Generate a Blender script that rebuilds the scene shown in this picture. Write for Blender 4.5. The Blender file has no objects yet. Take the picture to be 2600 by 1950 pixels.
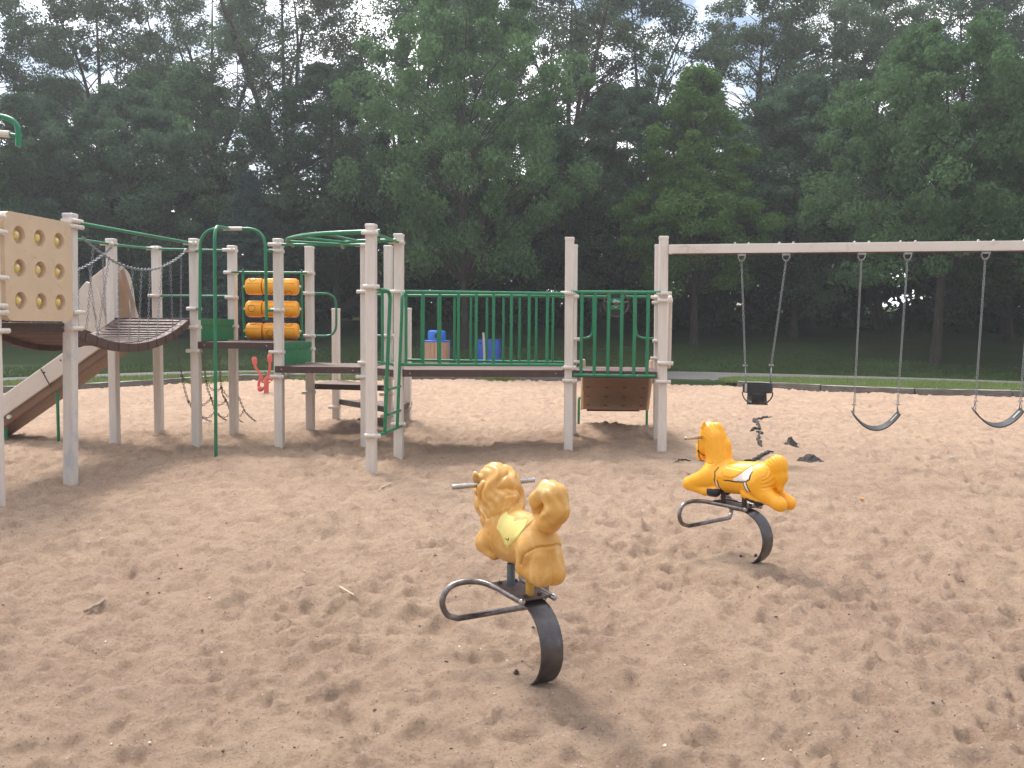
import bpy, math, random
import numpy as np
from mathutils import Vector, Matrix
random.seed(7); RNG = np.random.default_rng(11)
S = bpy.context.scene; COL = S.collection
PI = math.pi; rad = math.radians

# ---------------------------------------------------------------- camera (site survey)
F = 2250.0; PITCH = rad(3.74); ROLL = rad(0.516); CZ = 1.72
def _basis():
    f = Vector((0, math.cos(PITCH), -math.sin(PITCH))); r = Vector((1, 0, 0)); u = Vector((0, math.sin(PITCH), math.cos(PITCH)))
    c, s = math.cos(ROLL), math.sin(ROLL)
    return f, c * r + s * u, -s * r + c * u
CF, CR, CU = _basis()
def at(px, py, Y):
    """survey point at true depth Y"""
    d = CF + (px - 1300) / F * CR - (py - 975) / F * CU
    t = Y / d.y
    return Vector((d.x * t, Y, CZ + d.z * t))
def gp(px, py, z=0.0):
    d = CF + (px - 1300) / F * CR - (py - 975) / F * CU
    t = (z - CZ) / d.z
    return Vector((d.x * t, d.y * t, z))
cam = bpy.data.cameras.new('camera'); co = bpy.data.objects.new('camera', cam); COL.objects.link(co)
cam.sensor_width = 36; cam.lens = F / 2600 * 36; cam.clip_end = 1200; cam.clip_start = 0.05
M = Matrix((CR, CU, -CF)).transposed().to_4x4(); M.translation = (0, 0, CZ); co.matrix_world = M
S.camera = co

# ---------------------------------------------------------------- noise in numpy
def _hash(ix, iy, seed):
    h = (ix.astype(np.int64) * 374761393 + iy.astype(np.int64) * 668265263 + seed * 974711) & 0xffffffff
    h = ((h ^ (h >> 13)) * 1274126177) & 0xffffffff
    return ((h ^ (h >> 16)) & 0xffff) / 65535.0
def vnoise(x, y, seed=0):
    ix = np.floor(x); iy = np.floor(y); fx = x - ix; fy = y - iy
    fx = fx * fx * (3 - 2 * fx); fy = fy * fy * (3 - 2 * fy)
    a = _hash(ix, iy, seed); b = _hash(ix + 1, iy, seed); c = _hash(ix, iy + 1, seed); d = _hash(ix + 1, iy + 1, seed)
    return (a * (1 - fx) + b * fx) * (1 - fy) + (c * (1 - fx) + d * fx) * fy - 0.5
def fbm(x, y, o=4, seed=0):
    s = 0; a = 1.0
    for k in range(o):
        s = s + a * vnoise(x, y, seed + k); x = x * 2.03 + 7.1; y = y * 2.03 + 3.3; a *= 0.5
    return s
def pits(x, y, cell, seed, lo=.35, hi=.62):
    """soft dish-shaped hollows scattered on a jittered lattice"""
    gx = x / cell; gy = y / cell; ix = np.floor(gx); iy = np.floor(gy); out = np.zeros_like(x)
    for dx in (-1, 0, 1):
        for dy in (-1, 0, 1):
            cx = ix + dx; cy = iy + dy
            px = cx + .15 + .7 * _hash(cx, cy, seed); py = cy + .15 + .7 * _hash(cx, cy, seed + 1)
            an = _hash(cx, cy, seed + 3) * 6.283; el = .55 + .45 * _hash(cx, cy, seed + 4)
            ex = (gx - px); ey = (gy - py)
            rx = ex * np.cos(an) + ey * np.sin(an); ry = (-ex * np.sin(an) + ey * np.cos(an)) / el
            r = np.sqrt(rx * rx + ry * ry) / (lo + (hi - lo) * _hash(cx, cy, seed + 2))
            dep = .35 + .65 * _hash(cx, cy, seed + 5)
            out += dep * np.where(r < 1, -(1 - r * r) ** 2, 0) + dep * .28 * np.exp(-((r - 1.1) / .22) ** 2)
    return out

# ---------------------------------------------------------------- ground height
POST = {'P0': (-5.0, 8.55, 2.82), 'P1': (-4.87, 9.83, 2.91), 'P2': (-5.725, 12.72, 2.91), 'P3': (-5.55, 13.88, 2.91), 'P4': (-4.5, 12.6, 2.91),
        'P5': (-4.3, 13.66, 2.91), 'P6': (-3.29, 12.5, 2.91), 'P7': (-3.12, 13.67, 2.91), 'P8': (-2.97, 14.94, 1.99), 'P9': (-1.685, 10.6, 2.91),
        'P10': (-2.055, 12.4, 2.85), 'P11': (-1.876, 13.42, 2.91), 'P12': (-1.497, 11.7, 2.91), 'P13': (-1.715, 14.5, 2.0), 'P14': (.755, 11.95, 2.91),
        'P15': (.88, 13.02, 2.91), 'P16': (2.10, 12.87, 2.91), 'P17': (1.985, 11.8, 2.92)}
GZ = [(-5, 8.55, -.11), (-4.87, 9.83, -.10), (-5.7, 12.7, -.065), (-5.55, 13.9, .01), (-4.5, 12.6, -.06), (-4.3, 13.7, .017), (-3.29, 12.5, -.03),
      (-3.12, 13.67, .057), (-2.97, 14.94, .09), (-1.685, 10.6, -.057), (-2.055, 12.4, -.016), (-1.88, 13.42, .147), (-1.5, 11.7, -.02), (-1.7, 14.5, .2),
      (.76, 11.95, .06), (.88, 13.0, .142), (2.1, 12.87, .148), (1.98, 11.8, .083), (1.5, 14.2, .2), (1.5, 13.6, .1), (-2.4, 14.2, .21), (.6, 15.2, .06), (2.4, 15.2, .06),
      (.137, 4.1, 0), (1.82, 6.35, 0), (-.4, 8.5, -.01), (-3, 9.5, -.04), (-6.5, 13, 0), (0, 6, 0), (3, 9, .02), (-3.5, 6.5, -.03), (-5, 15.4, .0), (4, 13, .05), (-1.4, 12.9, .03)]
def base_z(x, y):
    num = np.zeros_like(x); den = np.full_like(x, .25)
    for (a, b, c) in GZ:
        w = np.exp(-((x - a) ** 2 + (y - b) ** 2) / (2 * .55 ** 2)); num += w * c; den += w
    return num / den
def sand_z(x, y):
    x = np.asarray(x, float); y = np.asarray(y, float)
    z = base_z(x, y)
    wx = x + .12 * vnoise(x * 2.1, y * 2.1, 51); wy = y + .12 * vnoise(x * 2.1 + 9, y * 2.1, 52)
    calm = np.exp(-((x - 2.6) / 1.8) ** 2 - ((y - 11.3) / 1.5) ** 2)
    k = 1 - .75 * calm
    z = z + .034 * fbm(x * .7, y * .7, 2, 3) + k * .050 * pits(wx, wy, .25, 5, .44, .78) * np.clip(.9 + 1.2 * vnoise(x * .9, y * .9, 93), .25, 1.5) + k * .026 * pits(wx + .3 * vnoise(x * 5, y * 5, 60), wy, .145, 25, .4, .72) + k * .034 * fbm(wx * 4.5, wy * 4.5, 3, 9)
    z = z + k * .030 * fbm(x * 17, y * 17, 3, 14) * (.45 + 1.1 * np.clip(vnoise(x * 1.7, y * 1.7, 91) + .5, 0, 1))
    for (a, b, h, s) in ((-1.62, 7.45, .07, .17), (-1.42, 7.6, .05, .14), (-1.75, 7.3, .035, .2), (-2.6, 6.1, -.045, .13), (.55, 3.95, -.02, .25)):
        z = z + h * np.exp(-((x - a) ** 2 + (y - b) ** 2) / (2 * s * s)) * (1 + .8 * fbm(x * 9, y * 9, 3, 31))
    for (cx, cy, hx, hy, an, hh) in ((-.06, 4.12, .25, .24, math.atan2(.875, -.485), .030), (1.54, 6.26, .25, .24, math.atan2(.788, -.616), .026)):
        a = (x - cx) * math.cos(an) + (y - cy) * math.sin(an); b = -(x - cx) * math.sin(an) + (y - cy) * math.cos(an)
        e = np.maximum(np.abs(a) - hx, np.abs(b) - hy) + .02 * vnoise(x * 14, y * 14, 71); m = np.clip(.5 - e / .035, 0, 1) * np.clip(.75 + 1.2 * vnoise(x * 3.1, y * 3.1, 70), 0, 1); z = z * (1 - .8 * m) + m * (.8 * .0 + hh)
    z = z - .03 * np.clip((y - 22) / 6, 0, 1)
    return z
def sz(x, y): return float(sand_z(np.array([x]), np.array([y]))[0])

# ---------------------------------------------------------------- mesh helpers
class MB:
    def __init__(s): s.v = []; s.f = []
    def add(s, vs, fs):
        n = len(s.v); s.v += [tuple(p) for p in vs]; s.f += [tuple(i + n for i in f) for f in fs]; return s
    def box(s, c, d, rz=0.0, mat=None):
        c = Vector(c); R = Matrix.Rotation(rz, 3, 'Z') if mat is None else mat
        vs = [c + R @ Vector((sx * d[0] / 2, sy * d[1] / 2, sz_ * d[2] / 2)) for sx in (-1, 1) for sy in (-1, 1) for sz_ in (-1, 1)]
        return s.add(vs, [(0, 1, 3, 2), (4, 6, 7, 5), (0, 4, 5, 1), (2, 3, 7, 6), (0, 2, 6, 4), (1, 5, 7, 3)])
    def prism(s, poly, z0, z1):
        n = len(poly)
        a = sum(poly[i][0] * poly[(i + 1) % n][1] - poly[(i + 1) % n][0] * poly[i][1] for i in range(n))
        if a < 0: poly = poly[::-1]
        vs = [(p[0], p[1], z0) for p in poly] + [(p[0], p[1], z1) for p in poly]
        return s.add(vs, [tuple(range(n))[::-1], tuple(range(n, 2 * n))] + [(i, (i + 1) % n, n + (i + 1) % n, n + i) for i in range(n)])
    def plate(s, pts, nrm, t):
        """planar polygon (3D points) given thickness along nrm"""
        nrm = Vector(nrm).normalized() * t; n = len(pts); pts = [Vector(p) for p in pts]
        ax = Vector((0, 0, 0))
        for i in range(n): ax += pts[i].cross(pts[(i + 1) % n])
        if ax.dot(nrm) < 0: pts = pts[::-1]
        vs = pts + [p + nrm for p in pts]
        return s.add(vs, [tuple(range(n))[::-1], tuple(range(n, 2 * n))] + [(i, (i + 1) % n, n + (i + 1) % n, n + i) for i in range(n)])
    def tube(s, path, r, n=10, closed=False, flat=None, caps=True):
        P = [Vector(p) for p in path]; m = len(P)
        if m < 2: return s
        T = []
        for i in range(m):
            a = P[(i - 1) % m] if (closed or i > 0) else P[0]; b = P[(i + 1) % m] if (closed or i < m - 1) else P[-1]
            T.append((b - a).normalized() if (b - a).length > 1e-9 else Vector((0, 0, 1)))
        N = T[0].cross(Vector((0, 0, 1)))
        if N.length < .05: N = T[0].cross(Vector((0, 1, 0)))
        N.normalize(); vs = []
        for i in range(m):
            if i:
                ax = T[i - 1].cross(T[i])
                if ax.length > 1e-7: N = Matrix.Rotation(T[i - 1].angle(T[i]), 3, ax.normalized()) @ N
            N = (N - T[i] * N.dot(T[i])).normalized(); B = T[i].cross(N)
            rr = r[i] if hasattr(r, '__len__') else r
            r2 = rr if flat is None else flat
            vs += [P[i] + N * math.cos(2 * PI * k / n) * rr + B * math.sin(2 * PI * k / n) * r2 for k in range(n)]
        fs = []
        for i in range(m if closed else m - 1):
            j = (i + 1) % m
            fs += [(i * n + k, i * n + (k + 1) % n, j * n + (k + 1) % n, j * n + k) for k in range(n)]
        if not closed and caps: fs += [tuple(range(n))[::-1], tuple(range((m - 1) * n, m * n))]
        return s.add(vs, fs)
    def sphere(s, c, r, nu=12, nv=8, sc=(1, 1, 1)):
        c = Vector(c); vs = []; fs = []
        for j in range(nv + 1):
            th = PI * j / nv
            for i in range(nu):
                ph = 2 * PI * i / nu
                vs.append(c + Vector((r * sc[0] * math.sin(th) * math.cos(ph), r * sc[1] * math.sin(th) * math.sin(ph), r * sc[2] * math.cos(th))))
        for j in range(nv):
            for i in range(nu):
                fs.append((j * nu + i, (j + 1) * nu + i, (j + 1) * nu + (i + 1) % nu, j * nu + (i + 1) % nu))
        return s.add(vs, fs)
    def lathe(s, prof, c=(0, 0, 0), n=28, axis='Z'):
        c = Vector(c); vs = []; fs = []; m = len(prof)
        for (r, h) in prof:
            for k in range(n):
                a = 2 * PI * k / n
                p = Vector((r * math.cos(a), r * math.sin(a), h))
                if axis == 'X': p = Vector((h, r * math.cos(a), r * math.sin(a)))
                vs.append(c + p)
        for i in range(m - 1):
            for k in range(n):
                q = (i * n + k, i * n + (k + 1) % n, (i + 1) * n + (k + 1) % n, (i + 1) * n + k)
                fs.append(q)
        fs.append(tuple(range(n))[::-1]); fs.append(tuple(range((m - 1) * n, m * n)))
        return s.add(vs, fs)
    def build(s, name, mat, parent=None, smooth=False, bevel=0.0, world=True):
        me = bpy.data.meshes.new(name)
        off = Vector((0, 0, 0))
        if parent is not None and world: off = wloc(parent)
        me.from_pydata([tuple(Vector(p) - off) for p in s.v], [], s.f); me.update()
        o = bpy.data.objects.new(name, me); COL.objects.link(o)
        if mat: me.materials.append(mat)
        if parent is not None: o.parent = parent
        if smooth:
            me.polygons.foreach_set('use_smooth', [True] * len(me.polygons))
            if smooth == 'auto':
                try: me.set_sharp_from_angle(angle=rad(40))
                except Exception: pass
        if bevel:
            b = o.modifiers.new('b', 'BEVEL'); b.width = bevel; b.segments = 2; b.limit_method = 'ANGLE'; b.angle_limit = rad(50)
        return o
def wloc(o):
    l = Vector(o.location)
    while o.parent is not None: o = o.parent; l += o.location
    return l
def tag(o, label=None, cat=None, group=None, kind=None):
    if label: o['label'] = label
    if cat: o['category'] = cat
    if group: o['group'] = group
    if kind: o['kind'] = kind
    return o
def empty(name, loc, rz=0.0):
    o = bpy.data.objects.new(name, None); COL.objects.link(o); o.location = loc; o.rotation_euler = (0, 0, rz); o.empty_display_size = .1
    return o
def copy_tree(o, parent=None):
    c = o.copy(); COL.objects.link(c); c.parent = parent
    for ch in list(o.children): copy_tree(ch, c)
    return c
def np_mesh(name, V, Q, mat, parent=None, smooth=False, normals=None):
    me = bpy.data.meshes.new(name); V = np.asarray(V, np.float32); Q = np.asarray(Q, np.int32); k = Q.shape[1]
    me.vertices.add(len(V)); me.vertices.foreach_set('co', V.ravel())
    me.loops.add(Q.size); me.loops.foreach_set('vertex_index', Q.ravel())
    me.polygons.add(len(Q)); me.polygons.foreach_set('loop_start', np.arange(0, Q.size, k, dtype=np.int32)); me.polygons.foreach_set('loop_total', np.full(len(Q), k, np.int32))
    me.update(calc_edges=True)
    if smooth: me.polygons.foreach_set('use_smooth', np.ones(len(Q), bool))
    me.validate()
    o = bpy.data.objects.new(name, me); COL.objects.link(o); me.materials.append(mat)
    if parent is not None: o.parent = parent
    return o
def fillet(pts, r, n=6, closed=False):
    pts = [Vector(p) for p in pts]; out = []; m = len(pts)
    for i in range(m):
        if not closed and i in (0, m - 1): out.append(pts[i]); continue
        a, b, c = pts[(i - 1) % m], pts[i], pts[(i + 1) % m]
        rr = r[i] if hasattr(r, '__len__') else r
        d1 = min(rr, (a - b).length * .48); d2 = min(rr, (c - b).length * .48)
        p = b + (a - b).normalized() * d1; q = b + (c - b).normalized() * d2
        for k in range(n + 1):
            t = k / n; out.append(p * (1 - t) ** 2 + b * 2 * t * (1 - t) + q * t * t)
    return out
def spline(pts, n=6, closed=False):
    P = [Vector(p) for p in pts]; m = len(P); out = []
    for i in range(m if closed else m - 1):
        p0 = P[(i - 1) % m] if (closed or i) else P[0]; p1 = P[i]; p2 = P[(i + 1) % m]; p3 = P[(i + 2) % m] if (closed or i < m - 2) else P[-1]
        for k in range(n):
            t = k / n
            out.append(.5 * ((2 * p1) + (-p0 + p2) * t + (2 * p0 - 5 * p1 + 4 * p2 - p3) * t * t + (-p0 + 3 * p1 - 3 * p2 + p3) * t ** 3))
    if not closed: out.append(P[-1])
    return out

# ---------------------------------------------------------------- materials
class NT:
    def __init__(s, name):
        s.m = bpy.data.materials.new(name); s.m.use_nodes = True; s.t = s.m.node_tree; s.n = s.t.nodes; s.l = s.t.links
        s.p = s.n['Principled BSDF']; s.out = s.n['Material Output']; s.tc = s.n.new('ShaderNodeTexCoord')
    def noise(s, scale, detail=4, rough=.6, vec=None, dist=0.0, coord='Object'):
        n = s.n.new('ShaderNodeTexNoise'); n.inputs['Scale'].default_value = scale; n.inputs['Detail'].default_value = detail
        n.inputs['Roughness'].default_value = rough; n.inputs['Distortion'].default_value = dist
        s.l.new(vec if vec else s.tc.outputs[coord], n.inputs['Vector']); return n.outputs['Fac']
    def vor(s, scale, feature='F1', vec=None, coord='Object'):
        n = s.n.new('ShaderNodeTexVoronoi'); n.inputs['Scale'].default_value = scale; n.feature = feature
        s.l.new(vec if vec else s.tc.outputs[coord], n.inputs['Vector']); return n
    def map(s, sc=(1, 1, 1), rot=(0, 0, 0), coord='Object'):
        n = s.n.new('ShaderNodeMapping'); n.inputs['Scale'].default_value = sc; n.inputs['Rotation'].default_value = rot
        s.l.new(s.tc.outputs[coord], n.inputs['Vector']); return n.outputs['Vector']
    def ramp(s, fac, stops):
        r = s.n.new('ShaderNodeValToRGB'); e = r.color_ramp.elements
        while len(e) > 1: e.remove(e[0])
        for i, (p, c) in enumerate(stops):
            el = e[0] if i == 0 else e.new(p)
            el.position = p; el.color = (c[0], c[1], c[2], 1) if hasattr(c, '__len__') else (c, c, c, 1)
        s.l.new(fac, r.inputs['Fac']); return r.outputs['Color']
    def mix(s, fac, a, b, mode='MIX'):
        m = s.n.new('ShaderNodeMix'); m.data_type = 'RGBA'; m.blend_type = mode; m.clamp_result = False
        for sock, v in ((m.inputs[0], fac), (m.inputs[6], a), (m.inputs[7], b)):
            if isinstance(v, (int, float)): sock.default_value = v
            elif isinstance(v, tuple): sock.default_value = (v[0], v[1], v[2], 1)
            else: s.l.new(v, sock)
        return m.outputs[2]
    def math(s, op, a, b=0.0):
        m = s.n.new('ShaderNodeMath'); m.operation = op
        for i, v in enumerate((a, b)):
            if isinstance(v, (int, float)): m.inputs[i].default_value = v
            else: s.l.new(v, m.inputs[i])
        return m.outputs[0]
    def bump(s, h, strength=.3, dist=.01):
        b = s.n.new('ShaderNodeBump'); b.inputs['Strength'].default_value = strength; b.inputs['Distance'].default_value = dist
        s.l.new(h, b.inputs['Height']); s.l.new(b.outputs['Normal'], s.p.inputs['Normal']); return b
    def col(s, c):
        if isinstance(c, tuple): s.p.inputs['Base Color'].default_value = (c[0], c[1], c[2], 1)
        else: s.l.new(c, s.p.inputs['Base Color'])
        return s
    def set(s, rough=.5, metal=0.0, spec=None):
        if isinstance(rough, (int, float)): s.p.inputs['Roughness'].default_value = rough
        else: s.l.new(rough, s.p.inputs['Roughness'])
        s.p.inputs['Metallic'].default_value = metal
        if spec is not None: s.p.inputs['Specular IOR Level'].default_value = spec
        return s
def paint(name, c, c2=None, rough=.45, scale=6, dirt=None, bump=.08, metal=0, spec=None, sp=60):
    t = NT(name); c2 = c2 or tuple(x * .82 for x in c)
    n = t.noise(scale, 5, .65); k = t.ramp(n, [(.3, c2), (.7, c)])
    if dirt:
        d = t.noise(scale * 2.7, 6, .7, dist=.6); k = t.mix(t.ramp(d, [(.56, 0.0), (.74, .75)]), k, dirt)
    t.col(k); t.set(t.ramp(t.noise(scale * 4, 3), [(.3, rough * .8), (.7, min(1, rough * 1.25))]), metal, spec)
    t.bump(t.noise(sp, 4), bump, .004); return t.m
M_ = {}
def beige_mat():
    t = NT('beige_powder_coat')
    st = t.noise(3.0, 5, .7, vec=t.map((9, 9, 1.1))); k = t.ramp(st, [(.3, (.60, .535, .475)), (.65, (.69, .63, .575))])
    rust = t.noise(7, 6, .7, vec=t.map((2.2, 2.2, .8)), dist=.4)
    k = t.mix(t.ramp(rust, [(.62, 0.0), (.75, .45)]), k, (.50, .41, .32))
    dk = t.noise(30, 5, .8, vec=t.map((1.5, 1.5, .35))); k = t.mix(t.ramp(dk, [(.66, 0.0), (.74, .5)]), k, (.25, .22, .2))
    t.col(k).set(.48, 0); t.bump(t.noise(70, 3), .06, .003); return t.m
M_['beige'] = beige_mat()
def worn_post():
    t = NT('worn_beige_coat'); st = t.noise(2.2, 6, .75, vec=t.map((2.5, 2.5, 1.0)), dist=.3); k = t.ramp(st, [(.38, (.46, .46, .48)), (.50, (.60, .56, .52)), (.64, (.66, .60, .54)), (.74, (.58, .45, .32))])
    t.col(k).set(.5); t.bump(st, .1, .004); return t.m
M_['wornbeige'] = worn_post()
M_['green'] = paint('green_gloss_paint', (.014, .205, .088), (.011, .165, .075), .34, 5, (.05, .16, .1), .05)
M_['greenpanel'] = paint('green_plastic_panel', (.018, .215, .085), (.014, .165, .07), .5, 4, (.04, .12, .07), .05)
M_['tan'] = paint('tan_moulded_plastic', (.62, .47, .325), (.55, .41, .28), .5, 3.5, (.40, .28, .18), .12, sp=25)
M_['tandark'] = paint('shade_toned_tan_plastic', (.23, .135, .085), (.17, .10, .065), .6, 5, (.16, .10, .07), .15)  # tan plastic browned; shade on the slide's lower body is painted in
M_['cream'] = paint('cream_moulded_plastic', (.64, .55, .48), (.57, .49, .42), .5, 3.5, (.48, .41, .36), .1)
M_['yball'] = paint('yellow_ball_plastic', (.72, .56, .16), (.62, .46, .10), .4, 9, (.6, .55, .45))
M_['white'] = paint('white_plastic', (.72, .70, .66), None, .4)
M_['orange'] = paint('orange_drum_plastic', (.95, .43, .018), (.90, .36, .014), .38, 4, (.78, .28, .02), .05)
M_['black'] = paint('black_rubber', (.022, .023, .027), (.014, .015, .018), .55, 10, (.06, .055, .05), .1)
M_['ink'] = paint('dark_marker_line', (.05, .03, .02), None, .6)
M_['chain'] = paint('galvanised_chain', (.30, .31, .33), (.20, .21, .22), .42, 30, (.14, .11, .09), .1, .6)
M_['oldchain'] = paint('weathered_dark_chain', (.10, .085, .075), (.07, .055, .05), .65, 30, (.16, .09, .05), .1, .3)
M_['steel'] = paint('bright_worn_tube_steel', (.48, .47, .46), (.30, .28, .27), .28, 9, (.20, .16, .14), .05, .95)
def foot_steel():
    t = NT('burnished_footrest_tube')
    n = t.noise(9, 5, .7); k = t.ramp(n, [(.35, (.10, .085, .08)), (.6, (.22, .20, .195)), (.8, (.42, .40, .39))])
    t.col(k).set(t.ramp(t.noise(20, 4), [(.3, .22), (.7, .4)]), .85); t.bump(t.noise(60, 3), .05, .002); return t.m
M_['foot'] = foot_steel()
def spring_steel():
    t = NT('dark_spring_steel')
    n = t.noise(5, 6, .7); k = t.ramp(n, [(.3, (.06, .053, .056)), (.6, (.13, .12, .122)), (.8, (.30, .28, .28))])
    r = t.noise(9, 6, .75, dist=.5); k = t.mix(t.ramp(r, [(.55, 0.0), (.75, .55)]), k, (.12, .06, .035))
    t.col(k).set(t.ramp(t.noise(14, 4), [(.3, .28), (.7, .5)]), .7); t.bump(t.noise(80, 4), .1, .002); return t.m
M_['spring'] = spring_steel()
M_['rustplate'] = paint('rusty_steel_plate', (.14, .085, .07), (.08, .055, .05), .55, 12, (.20, .09, .04), .2, .4)
M_['bluepost'] = paint('chipped_blue_grey_tube', (.16, .22, .25), (.10, .12, .13), .45, 14, (.45, .22, .03), .1, .4)
M_['yelpost'] = paint('chipped_yellow_tube', (.62, .36, .05), (.5, .27, .04), .45, 14, (.20, .26, .28), .1)
def deck_mat():
    t = NT('brown_coated_grating')
    v = t.n.new('ShaderNodeTexWave'); v.wave_type = 'BANDS'; v.bands_direction = 'X'; v.inputs['Scale'].default_value = 9; t.l.new(t.map((1, 1, 0)), v.inputs['Vector'])
    w = t.n.new('ShaderNodeTexWave'); w.wave_type = 'BANDS'; w.bands_direction = 'Y'; w.inputs['Scale'].default_value = 9; t.l.new(t.map((1, 1, 0)), w.inputs['Vector'])
    h = t.math('MULTIPLY', v.outputs['Fac'], w.outputs['Fac'])
    n = t.noise(5, 5, .7); k = t.ramp(n, [(.3, (.085, .045, .036)), (.7, (.13, .072, .055))])
    geo = t.n.new('ShaderNodeNewGeometry'); sx = t.n.new('ShaderNodeSeparateXYZ'); t.l.new(geo.outputs['Normal'], sx.inputs[0])
    up = t.math('GREATER_THAN', sx.outputs['Z'], .7)
    k = t.mix(t.math('MULTIPLY', up, .55), k, t.ramp(t.noise(3, 4), [(.3, (.17, .10, .08)), (.7, (.24, .15, .12))]))   # paler tread on upward faces
    holes = t.math('MULTIPLY', t.math('GREATER_THAN', h, .42), up)
    k = t.mix(t.math('MULTIPLY', holes, .75), k, (.02, .013, .012))
    t.col(k).set(.6); t.bump(t.noise(50, 3), .1, .004); return t.m
M_['deck'] = deck_mat()
M_['fascia'] = paint('brown_coated_steel', (.075, .040, .034), (.055, .030, .027), .5, 6, (.12, .075, .06), .08)
M_['plank'] = paint('brown_rubber_plank', (.105, .057, .045), (.075, .042, .034), .65, 7, (.16, .10, .08), .2, sp=30)
M_['blue'] = paint('bright_blue_plastic', (.012, .16, .62), (.01, .13, .52), .4, 4)
M_['barrel'] = paint('blue_drum_plastic', (.02, .085, .42), (.015, .06, .33), .42, 4, (.10, .2, .55), .1)
M_['slat'] = paint('tan_recycled_slat', (.48, .29, .19), (.40, .24, .155), .6, 8)
M_['redpaint'] = paint('faded_coral_red_paint', (.66, .13, .10), (.55, .09, .075), .45, 8, (.45, .2, .15))
M_['grey'] = paint('pale_galvanised_post', (.42, .43, .40), (.3, .31, .3), .5, 9)
def wood_mat():
    t = NT('weathered_grey_timber')
    g = t.noise(4, 6, .7, vec=t.map((.8, 9, 9)), dist=.4, coord='Generated'); k = t.ramp(g, [(.3, (.075, .065, .055)), (.55, (.17, .15, .13)), (.75, (.30, .275, .25))])
    geo = t.n.new('ShaderNodeNewGeometry'); sx = t.n.new('ShaderNodeSeparateXYZ'); t.l.new(geo.outputs['Normal'], sx.inputs[0])
    k = t.mix(t.math('MULTIPLY', t.math('GREATER_THAN', sx.outputs['Z'], .6), .6), k, (.42, .40, .37))
    t.col(k).set(.85); t.bump(g, .6, .02); return t.m
M_['wood'] = wood_mat()
def sand_mat():
    t = NT('sand_surface')
    big = t.noise(.6, 4, .55); mid = t.noise(3.2, 5, .65, dist=.5); fine = t.noise(40, 4, .8)
    k = t.ramp(mid, [(.30, (.43, .293, .202)), (.5, (.575, .405, .282)), (.72, (.67, .483, .337))])
    k = t.mix(t.ramp(big, [(.38, 0.0), (.66, .45)]), k, (.44, .285, .215))
    patch = t.noise(5.5, 5, .7, dist=1.2); k = t.mix(t.ramp(patch, [(.50, 0.0), (.66, .42)]), k, (.33, .22, .18))   # coarse purplish grit lying in patches
    k = t.mix(t.ramp(fine, [(.35, .0), (.75, .45)]), k, (.66, .49, .36))
    g1 = t.noise(48, 6, .95); k = t.mix(t.ramp(g1, [(.53, 0.0), (.61, .62)]), k, (.16, .105, .09))
    g2 = t.noise(55, 6, .95, vec=t.map((1, 1, 1), (.3, .2, .9))); k = t.mix(t.ramp(g2, [(.57, 0.0), (.66, .75)]), k, (.82, .69, .56))
    t.col(k).set(.95, 0, .15)
    h = t.math('ADD', t.math('MULTIPLY', t.noise(28, 6, .75), 1.0), t.math('MULTIPLY', g1, .7))
    t.bump(h, 1.0, .04); return t.m
M_['sand'] = sand_mat()
def slab_mat():
    t = NT('sandy_concrete'); n = t.noise(12, 6, .7)
    k = t.ramp(n, [(.3, (.48, .34, .25)), (.6, (.56, .41, .30)), (.8, (.44, .36, .31))]); t.col(k).set(.9, 0, .2); t.bump(t.noise(90, 5, .8), .6, .006); return t.m
M_['slab'] = slab_mat()
def grass_mat():
    t = NT('mown_lawn')
    a = t.noise(.35, 5, .6); b = t.noise(14, 5, .8)
    k = t.ramp(a, [(.3, (.030, .050, .019)), (.6, (.046, .074, .026)), (.8, (.078, .080, .038))])
    k = t.mix(t.ramp(b, [(.3, 0.0), (.75, .55)]), k, (.070, .098, .036))
    c = t.noise(1.3, 4, .7); k = t.mix(t.ramp(c, [(.58, 0.0), (.72, .6)]), k, (.115, .085, .05))
    t.col(k).set(.9, 0, .1); t.bump(t.noise(30, 6, .8), 1.0, .06); return t.m
M_['lawn'] = grass_mat()
def blade_mat(name, c1, c2, tr=.35):
    t = NT(name); oi = t.n.new('ShaderNodeObjectInfo')
    n = t.noise(1.2, 3, .6); k = t.ramp(n, [(.3, c1), (.7, c2)])
    rnd = t.n.new('ShaderNodeNewGeometry'); k2 = t.mix(t.math('MULTIPLY', rnd.outputs['Random Per Island'], .55), k, tuple(x * 1.7 for x in c2))
    hs = t.n.new('ShaderNodeHueSaturation'); t.l.new(k2, hs.inputs['Color']); t.l.new(t.math('ADD', t.math('MULTIPLY', oi.outputs['Random'], .5), .75), hs.inputs['Value'])
    d = t.n.new('ShaderNodeBsdfDiffuse'); tl = t.n.new('ShaderNodeBsdfTranslucent'); ms = t.n.new('ShaderNodeMixShader'); ms.inputs[0].default_value = tr
    t.l.new(hs.outputs[0], d.inputs[0]); t.l.new(hs.outputs[0], tl.inputs[0]); t.l.new(d.outputs[0], ms.inputs[1]); t.l.new(tl.outputs[0], ms.inputs[2]); t.l.new(ms.outputs[0], t.out.inputs[0])
    t.n.remove(t.p); return t.m
M_['blade'] = blade_mat('grass_blades', (.125, .165, .06), (.19, .24, .09), .3); M_['blade_bank'] = blade_mat('shade_painted_grass_blades', (.040, .066, .024), (.062, .094, .033), .3)  # bank copy is darker: shade on the bank put into its colour
M_['leaf_oak'] = blade_mat('oak_leaves', (.058, .108, .050), (.096, .165, .072))
M_['leaf_bright'] = blade_mat('bright_oak_leaves', (.090, .170, .052), (.145, .26, .070))
M_['leaf_dark'] = blade_mat('dark_maple_leaves', (.050, .085, .056), (.072, .118, .068))
M_['leaf_tall'] = blade_mat('tall_tree_leaves', (.075, .112, .072), (.110, .152, .088), .45)
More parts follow.
